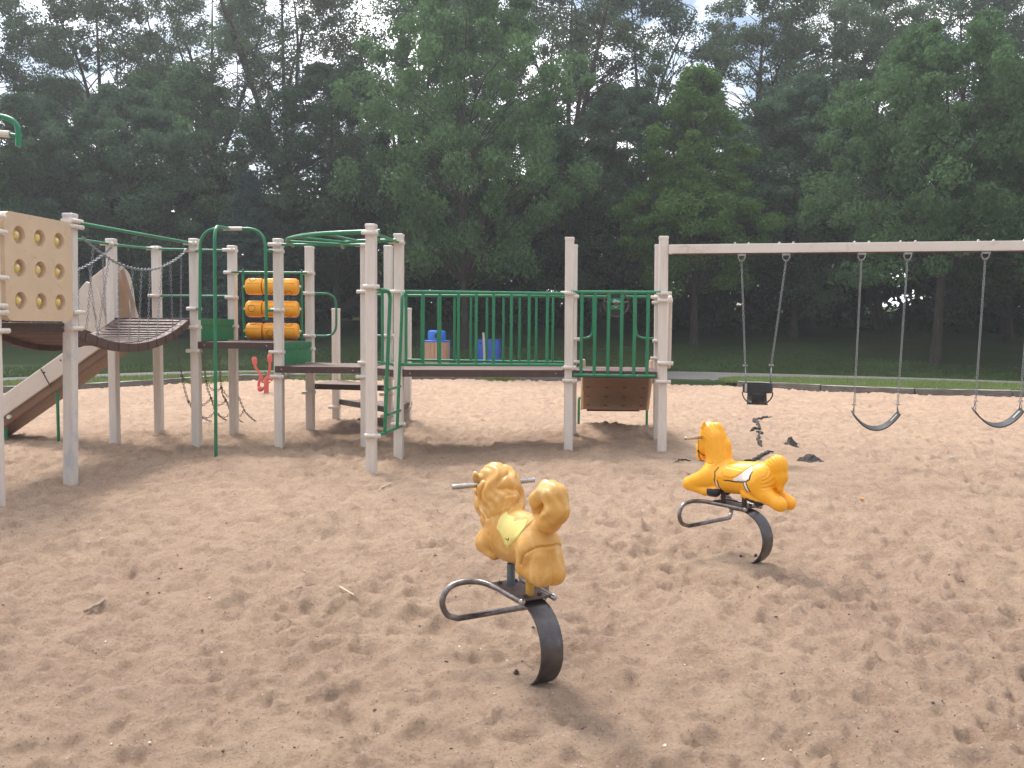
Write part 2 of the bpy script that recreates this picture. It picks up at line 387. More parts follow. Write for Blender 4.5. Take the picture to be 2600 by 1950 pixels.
M_['needle'] = blade_mat('blue_spruce_needles', (.030, .055, .050), (.045, .075, .068), .1)
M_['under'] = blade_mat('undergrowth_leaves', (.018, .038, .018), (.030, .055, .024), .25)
def bark_mat():
    t = NT('rough_grey_bark'); g = t.noise(5, 6, .75, vec=t.map((3, 3, .6))); k = t.ramp(g, [(.3, (.035, .028, .024)), (.7, (.105, .085, .070))])
    t.col(k).set(.95, 0, .1); t.bump(g, .9, .04); return t.m
M_['bark'] = bark_mat()
def asphalt():
    t = NT('grey_asphalt'); g = t.noise(60, 5, .8); k = t.ramp(g, [(.3, (.075, .070, .072)), (.7, (.13, .12, .12))])
    k = t.mix(t.ramp(t.noise(.8, 4), [(.4, 0.0), (.7, .45)]), k, (.19, .165, .15)); t.col(k).set(.9); t.bump(g, .3, .01); return t.m
M_['asphalt'] = asphalt()
M_['fabric'] = paint('black_landscape_fabric', (.035, .033, .034), (.02, .019, .02), .9, 20, (.12, .09, .07), .5)
M_['clod'] = paint('dark_tarry_clod', (.075, .062, .055), (.028, .025, .026), .85, 25, (.32, .22, .16), .8, sp=90)

def horse_mat(name, c, c2, faded=None, rough=.36):
    t = NT(name); n = t.noise(5, 5, .6); k = t.ramp(n, [(.3, c2), (.7, c)])
    if faded:
        f = t.noise(9, 6, .7, dist=.8); k = t.mix(t.ramp(f, [(.50, 0.0), (.72, .6)]), k, faded)
        geo = t.n.new('ShaderNodeNewGeometry'); k = t.mix(t.math('MULTIPLY', t.math('SUBTRACT', geo.outputs['Pointiness'], .5), 3.5), k, faded)
    g = t.noise(26, 6, .8); k = t.mix(t.ramp(g, [(.64, 0.0), (.76, .35)]), k, (.45, .22, .03))
    t.col(k).set(t.ramp(t.noise(12, 3), [(.3, rough * .8), (.7, rough * 1.3)])); t.bump(t.noise(40, 3), .05, .003)
    t.p.inputs['Subsurface Weight'].default_value = .0; return t.m
M_['pony'] = horse_mat('yellow_pony_plastic', (.90, .43, .018), (.86, .37, .012))
M_['lion'] = horse_mat('faded_gold_pony_plastic', (.62, .33, .075), (.54, .265, .048), (.78, .57, .28), .4)
M_['lemon'] = paint('pale_yellow_saddle_paint', (.72, .62, .20), (.66, .54, .16), .5, 10, (.66, .36, .07), .05)
M_['blanketwhite'] = paint('worn_white_blanket_paint', (.80, .74, .70), (.78, .70, .64), .45, 14, (.85, .42, .05), .03)
M_['hoofblack'] = paint('black_hoof_paint', (.02, .02, .028), (.013, .013, .02), .35, 12, (.06, .05, .05), .05)
M_['debrisred'] = paint('red_scrap', (.62, .05, .04), None, .5); M_['debrisor'] = paint('orange_scrap', (.75, .3, .05), None, .6)
M_['debrisbl'] = paint('pale_blue_scrap', (.32, .40, .46), None, .5); M_['stick'] = paint('dry_stick', (.34, .25, .18), (.22, .16, .12), .8, 20)
M_['palewood'] = paint('pale_wood_sliver', (.62, .50, .33), None, .7); M_['pebble'] = paint('mixed_pebble', (.42, .36, .32), (.16, .13, .12), .7, 3)

# ================================================================ SETTING
# ---- sand sheet
def build_sand():
    ys = list(np.arange(-8, 1.2, .4)); y = 1.2
    while y < 31: ys.append(y); y += max(.014, .0062 * y)
    ys = np.array(ys); nc = 880; u = np.linspace(-1, 1, nc)
    hw = np.where(ys < 3, 6.0, .66 * ys + 4.0)
    X = u[None, :] * hw[:, None]; Y = np.repeat(ys[:, None], nc, 1)
    Z = sand_z(X, Y)
    V = np.stack([X, Y, Z], -1).reshape(-1, 3); nr = len(ys)
    i = (np.arange(nr - 1)[:, None] * nc + np.arange(nc - 1)[None, :]).ravel()
    Q = np.stack([i, i + 1, i + nc + 1, i + nc], -1)
    o = np_mesh('sand', V, Q, M_['sand'], smooth=True)
    tag(o, 'dimpled tan play sand covering the ground', None, None, 'structure'); return o
build_sand()
# ---- edges of sandpit and path as surveyed polylines
EDGE = [(-60, 6), (-30, 10), (-17, 16.2), (-14, 19.2), (-12.4, 21.4), (-11.13, 23.1), (-9.95, 24.9), (-9.45, 26.6), (-8.6, 27.7), (-6.99, 28.0), (-1.94, 29.0), (1.66, 28.8), (6.27, 26.45), (7.68, 25.5), (9.08, 24.55), (10.64, 23.6), (13.4, 23.2), (20, 21.8), (35, 17), (60, 10)]
PN = [(-60, 9.5), (-30, 13.5), (-17, 20.5), (-13.9, 24.0), (-12.7, 25.4), (-11.4, 26.9), (-9.8, 28.4), (-7.6, 29.0), (-1.9, 29.9), (1.2, 29.6), (2.2, 28.75), (5.9, 26.75), (7.2, 28.75), (9.2, 29.0), (12.5, 28.0), (15, 26.7), (20, 24.5), (35, 20), (60, 13)]
PF = [(-60, 12), (-30, 15.8), (-17, 22.6), (-14.5, 25.4), (-13.5, 26.8), (-12.1, 28.4), (-10.4, 29.9), (-8, 30.9), (-1.9, 31.9), (1.2, 32.0), (2.2, 32.1), (5.7, 32.4), (7.4, 32.2), (10, 31.2), (13.3, 29.8), (15.7, 28.4), (20, 26.5), (35, 22), (60, 15)]
def ipl(P, x): return np.interp(x, [p[0] for p in P], [p[1] for p in P])
def lawn_z(x, y):
    far = np.clip(y - 34 + .004 * x * x * 0, 0, 200)
    return .10 + .10 * np.minimum(far, 26) + .04 * np.clip(far - 26, 0, 40) + .05 * fbm(x * .3, y * .3, 3, 77) * np.clip((y - 31) / 4, 0, 1)
def build_lawn():
    xs = np.concatenate([np.linspace(-140, -30, 30)[:-1], np.linspace(-30, 30, 300), np.linspace(30, 140, 30)[1:]])
    ts = np.concatenate([np.linspace(0, 14, 90), np.linspace(14.4, 40, 60), np.linspace(41, 260, 40)])
    X = np.repeat(xs[:, None], len(ts), 1); Y = ipl(EDGE, xs)[:, None] + .05 + ts[None, :]
    Z = lawn_z(X, Y); Z[:, 0] = -.4
    V = np.stack([X, Y, Z], -1).reshape(-1, 3); nt = len(ts)
    i = (np.arange(len(xs) - 1)[:, None] * nt + np.arange(nt - 1)[None, :]).ravel()
    Q = np.stack([i, i + nt, i + nt + 1, i + 1], -1)
    tag(np_mesh('lawn', V, Q, M_['lawn'], smooth=True), 'shaded grass bank rising behind the playground', None, None, 'structure')
build_lawn()
def build_path():
    xs = np.linspace(-40, 45, 341); ts = np.linspace(0, 1, 6); V = []
    X = np.repeat(xs[:, None], 6, 1); a = ipl(PN, xs); b = ipl(PF, xs); e = ipl(EDGE, xs)
    a = np.maximum(a + .06 * fbm(xs * 1.3, xs * 0, 2, 5), e + .0); Y = a[:, None] + (b - a)[:, None] * ts[None, :]
    Z = lawn_z(X, Y) + .015
    # the path runs down flush to the sand where the edging is open
    op = ((xs > 1.9) & (xs < 6.2))[:, None] & (ts[None, :] < .1); Z = np.where(op, -.02, Z)
    V = np.stack([X, Y, Z], -1).reshape(-1, 3); i = (np.arange(len(xs) - 1)[:, None] * 6 + np.arange(5)[None, :]).ravel()
    Q = np.stack([i, i + 6, i + 7, i + 1], -1)
    tag(np_mesh('path', V, Q, M_['asphalt'], smooth=True), 'grey asphalt path between sand and grass bank', None, None, 'structure')
build_path()
# ---- timbers
def edge_pts():
    xs = np.linspace(-16, 20, 800); ys = ipl(EDGE, xs); s = np.concatenate([[0], np.cumsum(np.hypot(np.diff(xs), np.diff(ys)))]); return xs, ys, s
exs, eys, es = edge_pts(); L = 2.42; k = 0; s0 = 0.0
while s0 + L < es[-1]:
    a = (np.interp(s0, es, exs), np.interp(s0, es, eys)); b = (np.interp(s0 + L - .03, es, exs), np.interp(s0 + L - .03, es, eys)); s0 += L
    mx = (a[0] + b[0]) / 2
    if 1.9 < mx < 6.6: continue
    ang = math.atan2(b[1] - a[1], b[0] - a[0]); ln = math.hypot(b[0] - a[0], b[1] - a[1])
    rr = random.Random(k); mb = MB(); n = 7; hgt = (.23 if mx < 7.6 else .25) + rr.uniform(-.02, .01); vs = []
    for i in range(n + 1):
        t = i / n; wv = rr.uniform(-.008, .008)
        for (dy, dz) in ((-.075, 0), (.075, 0), (.075, 1), (-.075, 1)):
            x = (t - .5) * ln; y = dy + wv; vs.append((x, y, -.12 + (dz * (hgt + .0 + rr.uniform(-.008, .008)))))
    fs = [(0, 1, 2, 3), tuple(n * 4 + i for i in (3, 2, 1, 0))]
    for i in range(n):
        for j in range(4): fs.append((i * 4 + j, (i + 1) * 4 + j, (i + 1) * 4 + (j + 1) % 4, i * 4 + (j + 1) % 4))
    mb.add(vs, fs); o = mb.build('landscape_timber', M_['wood'], bevel=.012)
    o.location = ((a[0] + b[0]) / 2, (a[1] + b[1]) / 2, 0.03); o.rotation_euler = (0, rr.uniform(-.008, .008), ang)
    side = 'grey edging timber behind the swings, between sand and bright grass' if mx > 6 else ('grey edging timber along the far edge of sand behind the slide' if mx < -9 else 'grey edging timber behind the climbing frame at the far edge of sand')
    tag(o, side, 'timber', 'weathered timbers edging the sand'); k += 1

# ---- grass blades near the edging
def blades(name, region, n, h, label, seed=1, mat='blade'):
    r = np.random.default_rng(seed); x, y, z = region(r, n); ang = r.uniform(0, PI, n); hh = h * r.uniform(.5, 1.3, n); w = .012 + .012 * r.random(n)
    lx = r.normal(0, .35, n) * hh; ly = r.normal(0, .35, n) * hh
    a = np.stack([x - np.cos(ang) * w, y - np.sin(ang) * w, z - .01], -1); b = np.stack([x + np.cos(ang) * w, y + np.sin(ang) * w, z - .01], -1)
    c = np.stack([x + lx, y + ly, z + hh], -1); V = np.stack([a, b, c], 1).reshape(-1, 3); Q = np.arange(3 * n).reshape(n, 3)
    o = np_mesh(name, V, Q, M_[mat]); tag(o, label, 'grass', None, 'stuff'); return o
def strip_region(r, n):
    x = r.uniform(6.4, 19, n); e = ipl(EDGE, x) + .12; p = ipl(PN, x) - .05; y = e + (p - e) * r.random(n) ** 1.2; return x, y, lawn_z(x, y)
blades('grass', strip_region, 42000, .085, 'bright unmown grass strip between timbers and path', 3)
def left_region(r, n):
    x = r.uniform(-16, -6, n); e = ipl(EDGE, x) + .12; p = ipl(PN, x); y = e + (p - e) * r.random(n); return x, y, lawn_z(x, y)
blades('grass', left_region, 12000, .07, 'short grass strip behind the timbers left of the slide', 4)
def bank_region(r, n):
    x = r.uniform(-22, 26, n); p = ipl(PF, x); y = p + r.random(n) ** 1.6 * 9; return x, y, lawn_z(x, y)
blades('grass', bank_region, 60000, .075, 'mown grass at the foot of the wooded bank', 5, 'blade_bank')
def weed_region(r, n):
    c = np.array([(-9.35, 25.9), (-9.2, 26.6), (-6.3, 27.75), (-5.6, 27.9), (-4.6, 28.1), (-5.1, 28.0), (-.4, 28.6), (-8.9, 27.0)]); i = r.integers(0, len(c), n)
    x = c[i, 0] + r.normal(0, .25, n); y = c[i, 1] + r.normal(0, .12, n) - .15; return x, y, np.full(n, -.02)
blades('weeds', weed_region, 2600, .14, 'weedy tufts growing out of the far edge of sand', 6)

# ================================================================ TREES
def leaf_arrays(cen, rad3, n_per, size, r, up=.22, asp=.5):
    n = len(cen) * n_per; idx = np.repeat(np.arange(len(cen)), n_per)
    d = r.normal(size=(n, 3)); d /= np.linalg.norm(d, axis=1)[:, None]; d *= (r.random(n) ** .45)[:, None]
    p = cen[idx] + d * rad3[idx]
    nm = r.normal(size=(n, 3)); nm[:, 2] += up * 2; nm += d * .6; nm /= np.linalg.norm(nm, axis=1)[:, None]
    t = r.normal(size=(n, 3)); t -= nm * (t * nm).sum(1)[:, None]; t /= np.linalg.norm(t, axis=1)[:, None]; b = np.cross(nm, t)
    s = size * r.uniform(.6, 1.35, n)[:, None]
    V = np.stack([p - t * s, p + b * s * asp + t * s * .1, p + t * s, p - b * s * asp + t * s * .1], 1).reshape(-1, 3)
    return V
def quads(V): return np.arange(len(V)).reshape(-1, 4)
def limb(mb, a, b, r0, r1, r, sag=.0, n=6, seg=7):
    a = Vector(a); b = Vector(b); L_ = (b - a).length; pts = []; rs = []
    o1 = Vector((r.normal(0, .06 * L_), r.normal(0, .06 * L_), .12 * L_))
    for i in range(n + 1):
        t = i / n; p = a.lerp(b, t) + o1 * math.sin(t * PI); p.z += sag * t * t * L_; pts.append(p); rs.append(r0 + (r1 - r0) * t ** .8)
    mb.tube(pts, rs, seg, caps=False); return pts
def make_broadleaf(name, H, R, z0, trunk_r, mat, nclust, nleaf, lsize, seed, cone=.5, csize=.75, fork=0, leanx=0.0, spars=0.0):
    r = np.random.default_rng(seed); root = empty(name, (0, 0, 0)); mb = MB(); leaders = []
    top = Vector((leanx * H, r.normal(0, .3), H * .92))
    pts = []; m = 9
    for i in range(m + 1):
        t = i / m; pts.append(Vector((leanx * H * t + .10 * math.sin(t * 5 + seed), .10 * math.cos(t * 4 + seed), H * .92 * t - .3)))
    fz = .28 + .1 * r.random() if fork else 1.0
    main = pts; rs = [trunk_r * (1.35 if i == 0 else 1) * (1 - .88 * i / m) for i in range(m + 1)]
    mb.tube(main, rs, 10, caps=False); leaders.append(main)
    for q in range(fork):
        st = main[int(m * fz) + (q % 2)]; an = r.uniform(0, 2 * PI) if q else r.choice([0.2, PI - .2]); dd = Vector((math.cos(an), math.sin(an) * .6, 0)); e = st + dd * H * r.uniform(.14, .26) + Vector((0, 0, H * r.uniform(.45, .6)))
        leaders.append(limb(mb, st, e, trunk_r * .6, trunk_r * .12, r, 0, 8, 8))
    cen = []; rad3 = []
    while len(cen) < nclust:
        t = r.random() ** (.8 if cone > .3 else .6); z = z0 + (H - z0) * t
        if cone > .45: prof = (1 - t) ** .62 * (0.25 + min(1, t * 5) * .75) + .06
        else: prof = math.sin(PI * (t * .86 + .10)) ** .6
        rr = R * prof * (.30 + .70 * r.random() ** .45) * (1 + .22 * math.sin(3 * t * 6 + seed)); an = r.uniform(0, 2 * PI)
        x = rr * math.cos(an); y = rr * math.sin(an)
        if spars and vnoise(np.array([an * 1.6 + seed * 3.]), np.array([z * .45]), seed)[0] < spars - .5: continue
        c = Vector((x + leanx * z, y, z - .28 * rr * (.6 if cone > .4 else .1))); cen.append(c); cs = csize * r.uniform(.6, 1.25) * (1 - .35 * t); rad3.append((cs, cs, cs * .66))
    order = sorted(range(len(cen)), key=lambda i: -rad3[i][0])
    for i in order[:min(len(cen), 80)]:
        c = cen[i]; ld = leaders[r.integers(0, len(leaders))]
        j = min(range(len(ld)), key=lambda q: abs(ld[q].z - max(1.05 * z0, c.z - .45 * math.hypot(c.x, c.y) - .4))); a = ld[j]
        limb(mb, a, c, max(.02, trunk_r * .24 * (1 - .7 * j / len(ld))), .012, r, 0, 5, 5)
    tr = mb.build('trunk', M_['bark'], root, smooth=True)
    V = leaf_arrays(np.array([tuple(c) for c in cen]), np.array(rad3), nleaf, lsize, r)
    cr = np_mesh('crown', V, quads(V), M_[mat], root)
    return root
def make_spruce(name, H, R, seed):
    r = np.random.default_rng(seed); root = empty(name, (0, 0, 0)); mb = MB(); mb.tube([(0, 0, -.3), (0, 0, H * .5), (0, 0, H)], [.16, .09, .01], 8)
    cen = []; ax = []
    z = .4
    while z < H - .1:
        t = z / H; n = 11; off = r.uniform(0, 6)
        for q in range(n):
            an = off + 2 * PI * q / n + r.normal(0, .15); Lr = R * (1 - t) ** .85 * r.uniform(.75, 1.1) + .12; d = Vector((math.cos(an), math.sin(an), 0))
            a = Vector((0, 0, z)); Lr *= r.uniform(.7, 1.15); a.z += r.normal(0, .12); e = a + d * Lr + Vector((0, 0, r.uniform(-.30, .02) * Lr)); mb.tube([a, e], [.025, .008], 4, caps=False)
            ns = max(3, int(Lr / .16))
            for s in range(ns):
                f = (s + 1) / ns; p = a.lerp(e, f); cen.append(p + Vector((r.normal(0, .05), r.normal(0, .05), r.normal(0, .05)))); ax.append((.30, .30, .13))
        z += .30 * (1 - .35 * t)
    mb.build('trunk', M_['bark'], root)
    V = leaf_arrays(np.array([tuple(c) for c in cen]), np.array(ax), 13, .085, r, .1, .28)
    np_mesh('crown', V, quads(V), M_['needle'], root); return root

FIRST = {}
PROTO = {}
def proto(kind):
    if kind in PROTO: return PROTO[kind]
    if kind == 'oak_a': o = make_broadleaf('oak_tree', 12.5, 5.2, 2.7, .19, 'leaf_oak', 290, 210, .088, 21, .4, .82)
    elif kind == 'oak_b': o = make_broadleaf('oak_tree', 13.0, 4.1, 2.8, .20, 'leaf_bright', 250, 210, .086, 33, .6, .75)
    elif kind == 'oak_c': o = make_broadleaf('oak_tree', 11.0, 5.0, 3.2, .22, 'leaf_oak', 290, 210, .082, 45, .42, .76)
    elif kind == 'maple': o = make_broadleaf('maple_tree', 14.0, 4.6, 1.2, .22, 'leaf_dark', 280, 200, .095, 57, .3, .92, spars=.16)
    elif kind == 'tall_a': o = make_broadleaf('tall_tree', 22.0, 5.0, 6.0, .30, 'leaf_tall', 330, 150, .085, 61, .3, .95, 4, .02, .25)
    elif kind == 'tall_b': o = make_broadleaf('tall_tree', 20.0, 4.6, 5.0, .27, 'leaf_tall', 300, 150, .085, 79, .3, .9, 3, -.05, .29)
    elif kind == 'tall_c': o = make_broadleaf('tall_tree', 21.0, 5.4, 4.0, .28, 'leaf_dark', 340, 150, .09, 83, .3, 1.0, 3, .06, .22)
    elif kind == 'spruce': o = make_spruce('spruce_tree', 8.0, 3.3, 91)
    PROTO[kind] = o; return o
def plant(kind, px, Y, label, cat, group, scale=1.0, rz=None, hs=1.0):
    src = proto(kind)
    if kind not in FIRST: o = src; FIRST[kind] = 1
    else: o = copy_tree(src)
    x = at(px, 850, Y).x; z = float(lawn_z(np.array([x]), np.array([Y]))[0])
    o.location = (x, Y, z); o.scale = (scale, scale, scale * hs); o.rotation_euler = (0, 0, rz if rz is not None else (px * 1.37) % 6.28)
    tag(o, label, cat, group); return o
GF = 'leafy trees along the front of the grass bank'; GT = 'tall trees standing in the wood behind'
plant('oak_a', 1177, 40, 'broad dark green oak behind the two blue bins', 'tree', GF, 1.0, .3, 1.3)
plant('oak_b', 1757, 42, 'bright green oak whose low boughs hang left end of the swing beam', 'tree', GF, .98, .0)
plant('oak_c', 2380, 36, 'spreading oak with stout pale trunk between the two belt swings', 'tree', GF, 1.0, 1.1, 1.25)
plant('maple', 850, 45, 'dense dark maple behind the orange drum panel and ring bars', 'tree', GF, .95, 0)
plant('spruce', 640, 41, 'dark blue spruce behind the green hoop and pole', 'spruce', GF, 1.0, 0)
plant('spruce', 520, 45, 'smaller spruce behind the sagging bridge chains', 'spruce', GF, .85, 1.0)
plant('maple', 330, 44, 'dark leafy maple above the sagging bridge', 'tree', GF, .85, 2.0)
plant('maple', 90, 43, 'dark maple above the tan bubble panel', 'tree', GF, .80, 4.0)
plant('oak_c', -170, 41, 'oak at the far left edge reaching in over the tan panel', 'tree', GF, 1.0, 3.0)
plant('oak_a', 2060, 48, 'shaded oak behind the bucket swing and first belt swing', 'tree', GF, .95, 2.2)
plant('oak_c', 2700, 37, 'oak at the far right edge beyond the last swing', 'tree', GF, 1.15, 3.5)
plant('oak_a', 1480, 50, 'dark oak set back behind the steering wheel platform', 'tree', GF, .8, 4.5)
plant('maple', 1580, 47, 'dark maple behind the tall end posts and beam end', 'tree', GF, .9, 1.7)
plant('maple', 2010, 46, 'dark maple behind the bucket swing chains', 'tree', GF, .92, 5.1)
plant('maple', 2560, 45, 'dark maple behind the last belt swing', 'tree', GF, .95, 3.3)
plant('oak_a', 460, 49, 'shaded oak rising behind the sagging bridge and hoop', 'tree', GF, .95, .9, 1.15)
plant('maple', 1330, 48, 'dark maple just right of the oak behind the bins', 'tree', GF, .85, 2.9)
tt = [('tall_c', -60, 50, 'tall leafy tree rising at the left edge of the wood'), ('tall_b', 290, 52, 'tall tree with trunk leaning left above the sagging bridge'), ('tall_a', 560, 55, 'tall forked tree rising above the spruce'),
      ('tall_a', 740, 50, 'tall many stemmed tree above the orange drums'), ('tall_c', 1010, 53, 'tall tree rising above the frontmost climbing frame post'), ('tall_b', 1230, 57, 'tall thin tree above the bridge railing'),
      ('tall_a', 1440, 49, 'big forked tree whose fork shows sky above the bridge end'), ('tall_c', 1640, 56, 'tall tree rising behind the bright green oak'), ('tall_b', 1900, 51, 'slim tall tree with dark stems above the bucket swing'),
      ('tall_a', 2080, 55, 'tall tree with dark stems above the first belt swing'), ('tall_b', 2230, 50, 'tall tree with bare dark boughs above the swing beam'), ('tall_c', 2440, 53, 'tall tree rising behind the stout trunked oak'), ('tall_a', 2660, 54, 'tall leafy tree at the right edge of the wood')]
for i, (k_, px, Y, lb) in enumerate(tt): plant(k_, px, Y, lb, 'tree', GT, .93 + .12 * ((i * 37) % 10) / 10, i * 1.3)
for i, (k_, px, Y) in enumerate([('tall_c', 150, 62), ('tall_a', 420, 64), ('tall_b', 900, 63), ('tall_c', 1120, 66), ('tall_b', 1540, 65), ('tall_c', 1780, 66), ('tall_b', 2000, 64), ('tall_c', 2330, 66), ('tall_b', 2560, 65), ('tall_a', -220, 62), ('tall_c', 2850, 62)]):
    plant(k_, px, Y, 'distant tall tree deep in the wood, mostly hidden by nearer trees', 'tree', 'distant trees deep in the wood', .74, i * 2.1)
# undergrowth mass
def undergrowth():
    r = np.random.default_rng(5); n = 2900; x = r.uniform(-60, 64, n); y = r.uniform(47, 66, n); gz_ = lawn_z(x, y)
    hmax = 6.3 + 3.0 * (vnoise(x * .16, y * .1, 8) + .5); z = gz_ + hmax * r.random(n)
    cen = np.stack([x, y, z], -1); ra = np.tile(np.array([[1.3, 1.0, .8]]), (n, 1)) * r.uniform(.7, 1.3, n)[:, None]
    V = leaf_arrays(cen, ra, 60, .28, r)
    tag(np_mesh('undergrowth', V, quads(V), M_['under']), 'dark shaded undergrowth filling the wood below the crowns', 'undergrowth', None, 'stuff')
undergrowth()

# ================================================================ PLAY STRUCTURE (one bolted thing)
PS = empty('play_structure', (-1.5, 12.5, 0))
tag(PS, 'long beige and green climbing frame with bridges, decks, slide and orange drums', 'climbing frame')
GR = rad(-6)       # the posts stand slightly turned
def ps(mb, name, mat, parent=None, smooth=False, bevel=0.0): return mb.build(name, mat, parent or PS, smooth, bevel)
ROW = Vector((math.cos(GR), math.sin(GR), 0)); SID = Vector((-math.sin(GR), math.cos(GR), 0))
def P(k, z=0.0): p = POST[k]; return Vector((p[0], p[1], z))
LEAN = {'P0': (.02, 0), 'P9': (.0, 0), 'P1': (.06, 0), 'P14': (-.018, 0), 'P17': (-.03, 0), 'P15': (-.015, 0), 'P16': (-.03, 0), 'P10': (0, 0)}
posts = {}
def make_post(k, w=.118):
    x, y, zt = POST[k]; lx = LEAN.get(k, (0, 0))[0]; mb = MB()
    zb = -.35; c = w / 2; ch = .010
    prof = [(-c + ch, -c), (c - ch, -c), (c, -c + ch), (c, c - ch), (c - ch, c), (-c + ch, c), (-c, c - ch), (-c, -c + ch)]
    R = Matrix.Rotation(GR, 3, 'Z'); vs = []; zs = [zb, zt - .035, zt - .034, zt - .006, zt]
    sc = [1, 1, 1.07, 1.07, .93]
    for z, s_ in zip(zs, sc):
        for (a, b) in prof: q = R @ Vector((a * s_, b * s_, 0)); vs.append((x + q.x - lx * (zt - z) / 2.9, y + q.y, z))
    fs = []
    for i in range(4):
        for j in range(8): fs.append((i * 8 + j, i * 8 + (j + 1) % 8, (i + 1) * 8 + (j + 1) % 8, (i + 1) * 8 + j))
    fs.append(tuple(range(32, 40))); fs.append(tuple(range(8))[::-1]); mb.add(vs, fs)
    posts[k] = ps(mb, 'post', M_['wornbeige' if k == 'P1' else 'beige']); return posts[k]
for k in POST: make_post(k)
def clamp(k, py, side='f', ln=.20, off=.0, ring=True, bolt=True):
    """collar clamp round a post: band plus horizontal tube stub; py = height in survey"""
    x, y, zt = POST[k]; z = at(1300 + x / y * F, py, y - .07).z; lx = LEAN.get(k, (0, 0))[0]; x = x - lx * (zt - z) / 2.9
    mb = MB(); c = Vector((x, y, z)); R = Matrix.Rotation(GR, 3, 'Z')
    if ring:
        for d, e in (((.134, .008, .045), (0, -.064, 0)), ((.134, .008, .045), (0, .064, 0)), ((.008, .124, .045), (-.064, 0, 0)), ((.008, .124, .045), (.064, 0, 0))):
            mb.box(c + R @ Vector(e), d, GR)
    dirs = {'f': (Vector((0, -1, 0)), Vector((1, 0, 0))), 'b': (Vector((0, 1, 0)), Vector((1, 0, 0))), 'r': (Vector((1, 0, 0)), Vector((0, 1, 0))), 'l': (Vector((-1, 0, 0)), Vector((0, 1, 0)))}
    n, a = dirs[side]; n = R @ n; a = R @ a; m = c + n * .086 + a * off
    mb.tube([m - a * ln / 2, m - a * (ln / 2 - .004), m + a * (ln / 2 - .004), m + a * ln / 2], [.020, .026, .026, .020], 12)
    if bolt:
        mb.tube([m + a * (ln * .28) + n * .018, m + a * (ln * .28) + n * .032], .010, 6); mb.box(m + a * (ln * .28) + n * .004, (.022, .05, .052), GR)
    o = mb.build('clamp', M_['beige'], posts[k], smooth='auto'); return z
for k, ys, sd in (('P4', (618, 636, 784, 831, 891), 'f'), ('P6', (621, 637, 788, 894, 956), 'f'), ('P5', (635, 692, 755, 829), 'f'), ('P7', (693, 745, 853, 886, 997), 'f'),
                  ('P9', (591, 728, 1106), 'f'), ('P10', (622, 741, 921, 957), 'f'), ('P11', (1001, 1057, 853), 'f'), ('P12', (615, 741, 1077), 'f'), ('P14', (744, 933, 966), 'f'),
                  ('P15', (753, 861, 919), 'f'), ('P16', (755, 768, 866, 910), 'f'), ('P17', (745, 763, 922, 969), 'f'), ('P1', (560, 574, 793, 834), 'r'), ('P2', (619,), 'f'), ('P3', (631, 751), 'f'),
                  ('P0', (546, 586, 704, 776, 793, 840), 'r'), ('P8', (1034,), 'f'), ('P13', (1034,), 'f')):
    for i, py in enumerate(ys): clamp(k, py, sd, off=.015 * ((i * 7) % 3 - 1) + (.02 if k in ('P17', 'P9') else 0))

# ---- decks
def deck(poly, z, name='deck', t=.092):
    mb = MB(); mb.prism(poly, z - .02, z); o = ps(mb, name, M_['deck'])
    f = MB(); n = len(poly); c = Vector((sum(p[0] for p in poly) / n, sum(p[1] for p in poly) / n, 0))
    for i in range(n):
        a = Vector((*poly[i], 0)); b = Vector((*poly[(i + 1) % n], 0)); m = (a + b) / 2; out = Vector(((b - a).y, -(b - a).x, 0)).normalized()
        if out.dot(m - c) < 0: out = -out
        ang = math.atan2((b - a).y, (b - a).x); f.box(m + out * .004 + Vector((0, 0, z - t / 2 - .001)), ((b - a).length + .008, .012, t), ang)
    f.build('deck_edge', M_['fascia'], o, bevel=.003)
    b2 = MB()
    for i in range(n):
        a = Vector((*poly[i], z - t * .5)); b = Vector((*poly[(i + 1) % n], z - t * .5)); d = (b - a).normalized(); out = Vector((d.y, -d.x, 0))
        if out.dot((a + b) / 2 - Vector((c.x, c.y, z - t * .5))) < 0: out = -out
        for q in (a + d * .09, b - d * .09): b2.tube([q + out * .008, q + out * .018], .010, 8)
    b2.build('bolt', M_['steel'], o); return o
def pq(k, dx, dy): p = POST[k]; q = Matrix.Rotation(GR, 3, 'Z') @ Vector((dx, dy, 0)); return (p[0] + q.x, p[1] + q.y)
i_ = .065
deck([pq('P14', i_, -i_ + .01), pq('P17', -i_, -i_ + .01), pq('P16', -i_, i_), pq('P15', i_, i_)], 1.135)
deck([pq('P12', .07, -.05), pq('P14', -.075, -.05), pq('P15', -.075, .04), pq('P11', .08, .0)], 1.135, 'bridge_deck')
deck([pq('P6', -.03, -.066), pq('P10', -.066, -.066), pq('P11', -.066, .03), pq('P7', .066, .03)], 1.13)
deck([pq('P10', .068, -.05), pq('P12', -.068, -.02), pq('P12', .0, .07), pq('P11', -.0, -.07), pq('P10', .068, .05)], 1.128)
deck([pq('P4', .066, -.05), pq('P6', -.066, -.05), pq('P7', -.066, .05), pq('P5', .066, .05)], 1.46)
deck([pq('P2', .066, -.05), pq('P4', -.066, -.05), pq('P5', -.066, .05), pq('P3', .066, .05)], 1.79)
deck([(-6.05, 8.62), (-5.07, 8.5), (-4.94, 9.83), (-6.05, 9.95)], 1.71, t=.10)
# lower triangular step treads behind
deck([pq('P7', .0, .07), pq('P11', -.02, .07), pq('P8', .02, -.07)], .80, 'step', .085)
deck([pq('P8', .07, .0), pq('P11', .03, .10), pq('P13', .05, .10), pq('P13', -.07, .07)], .46, 'step', .09)
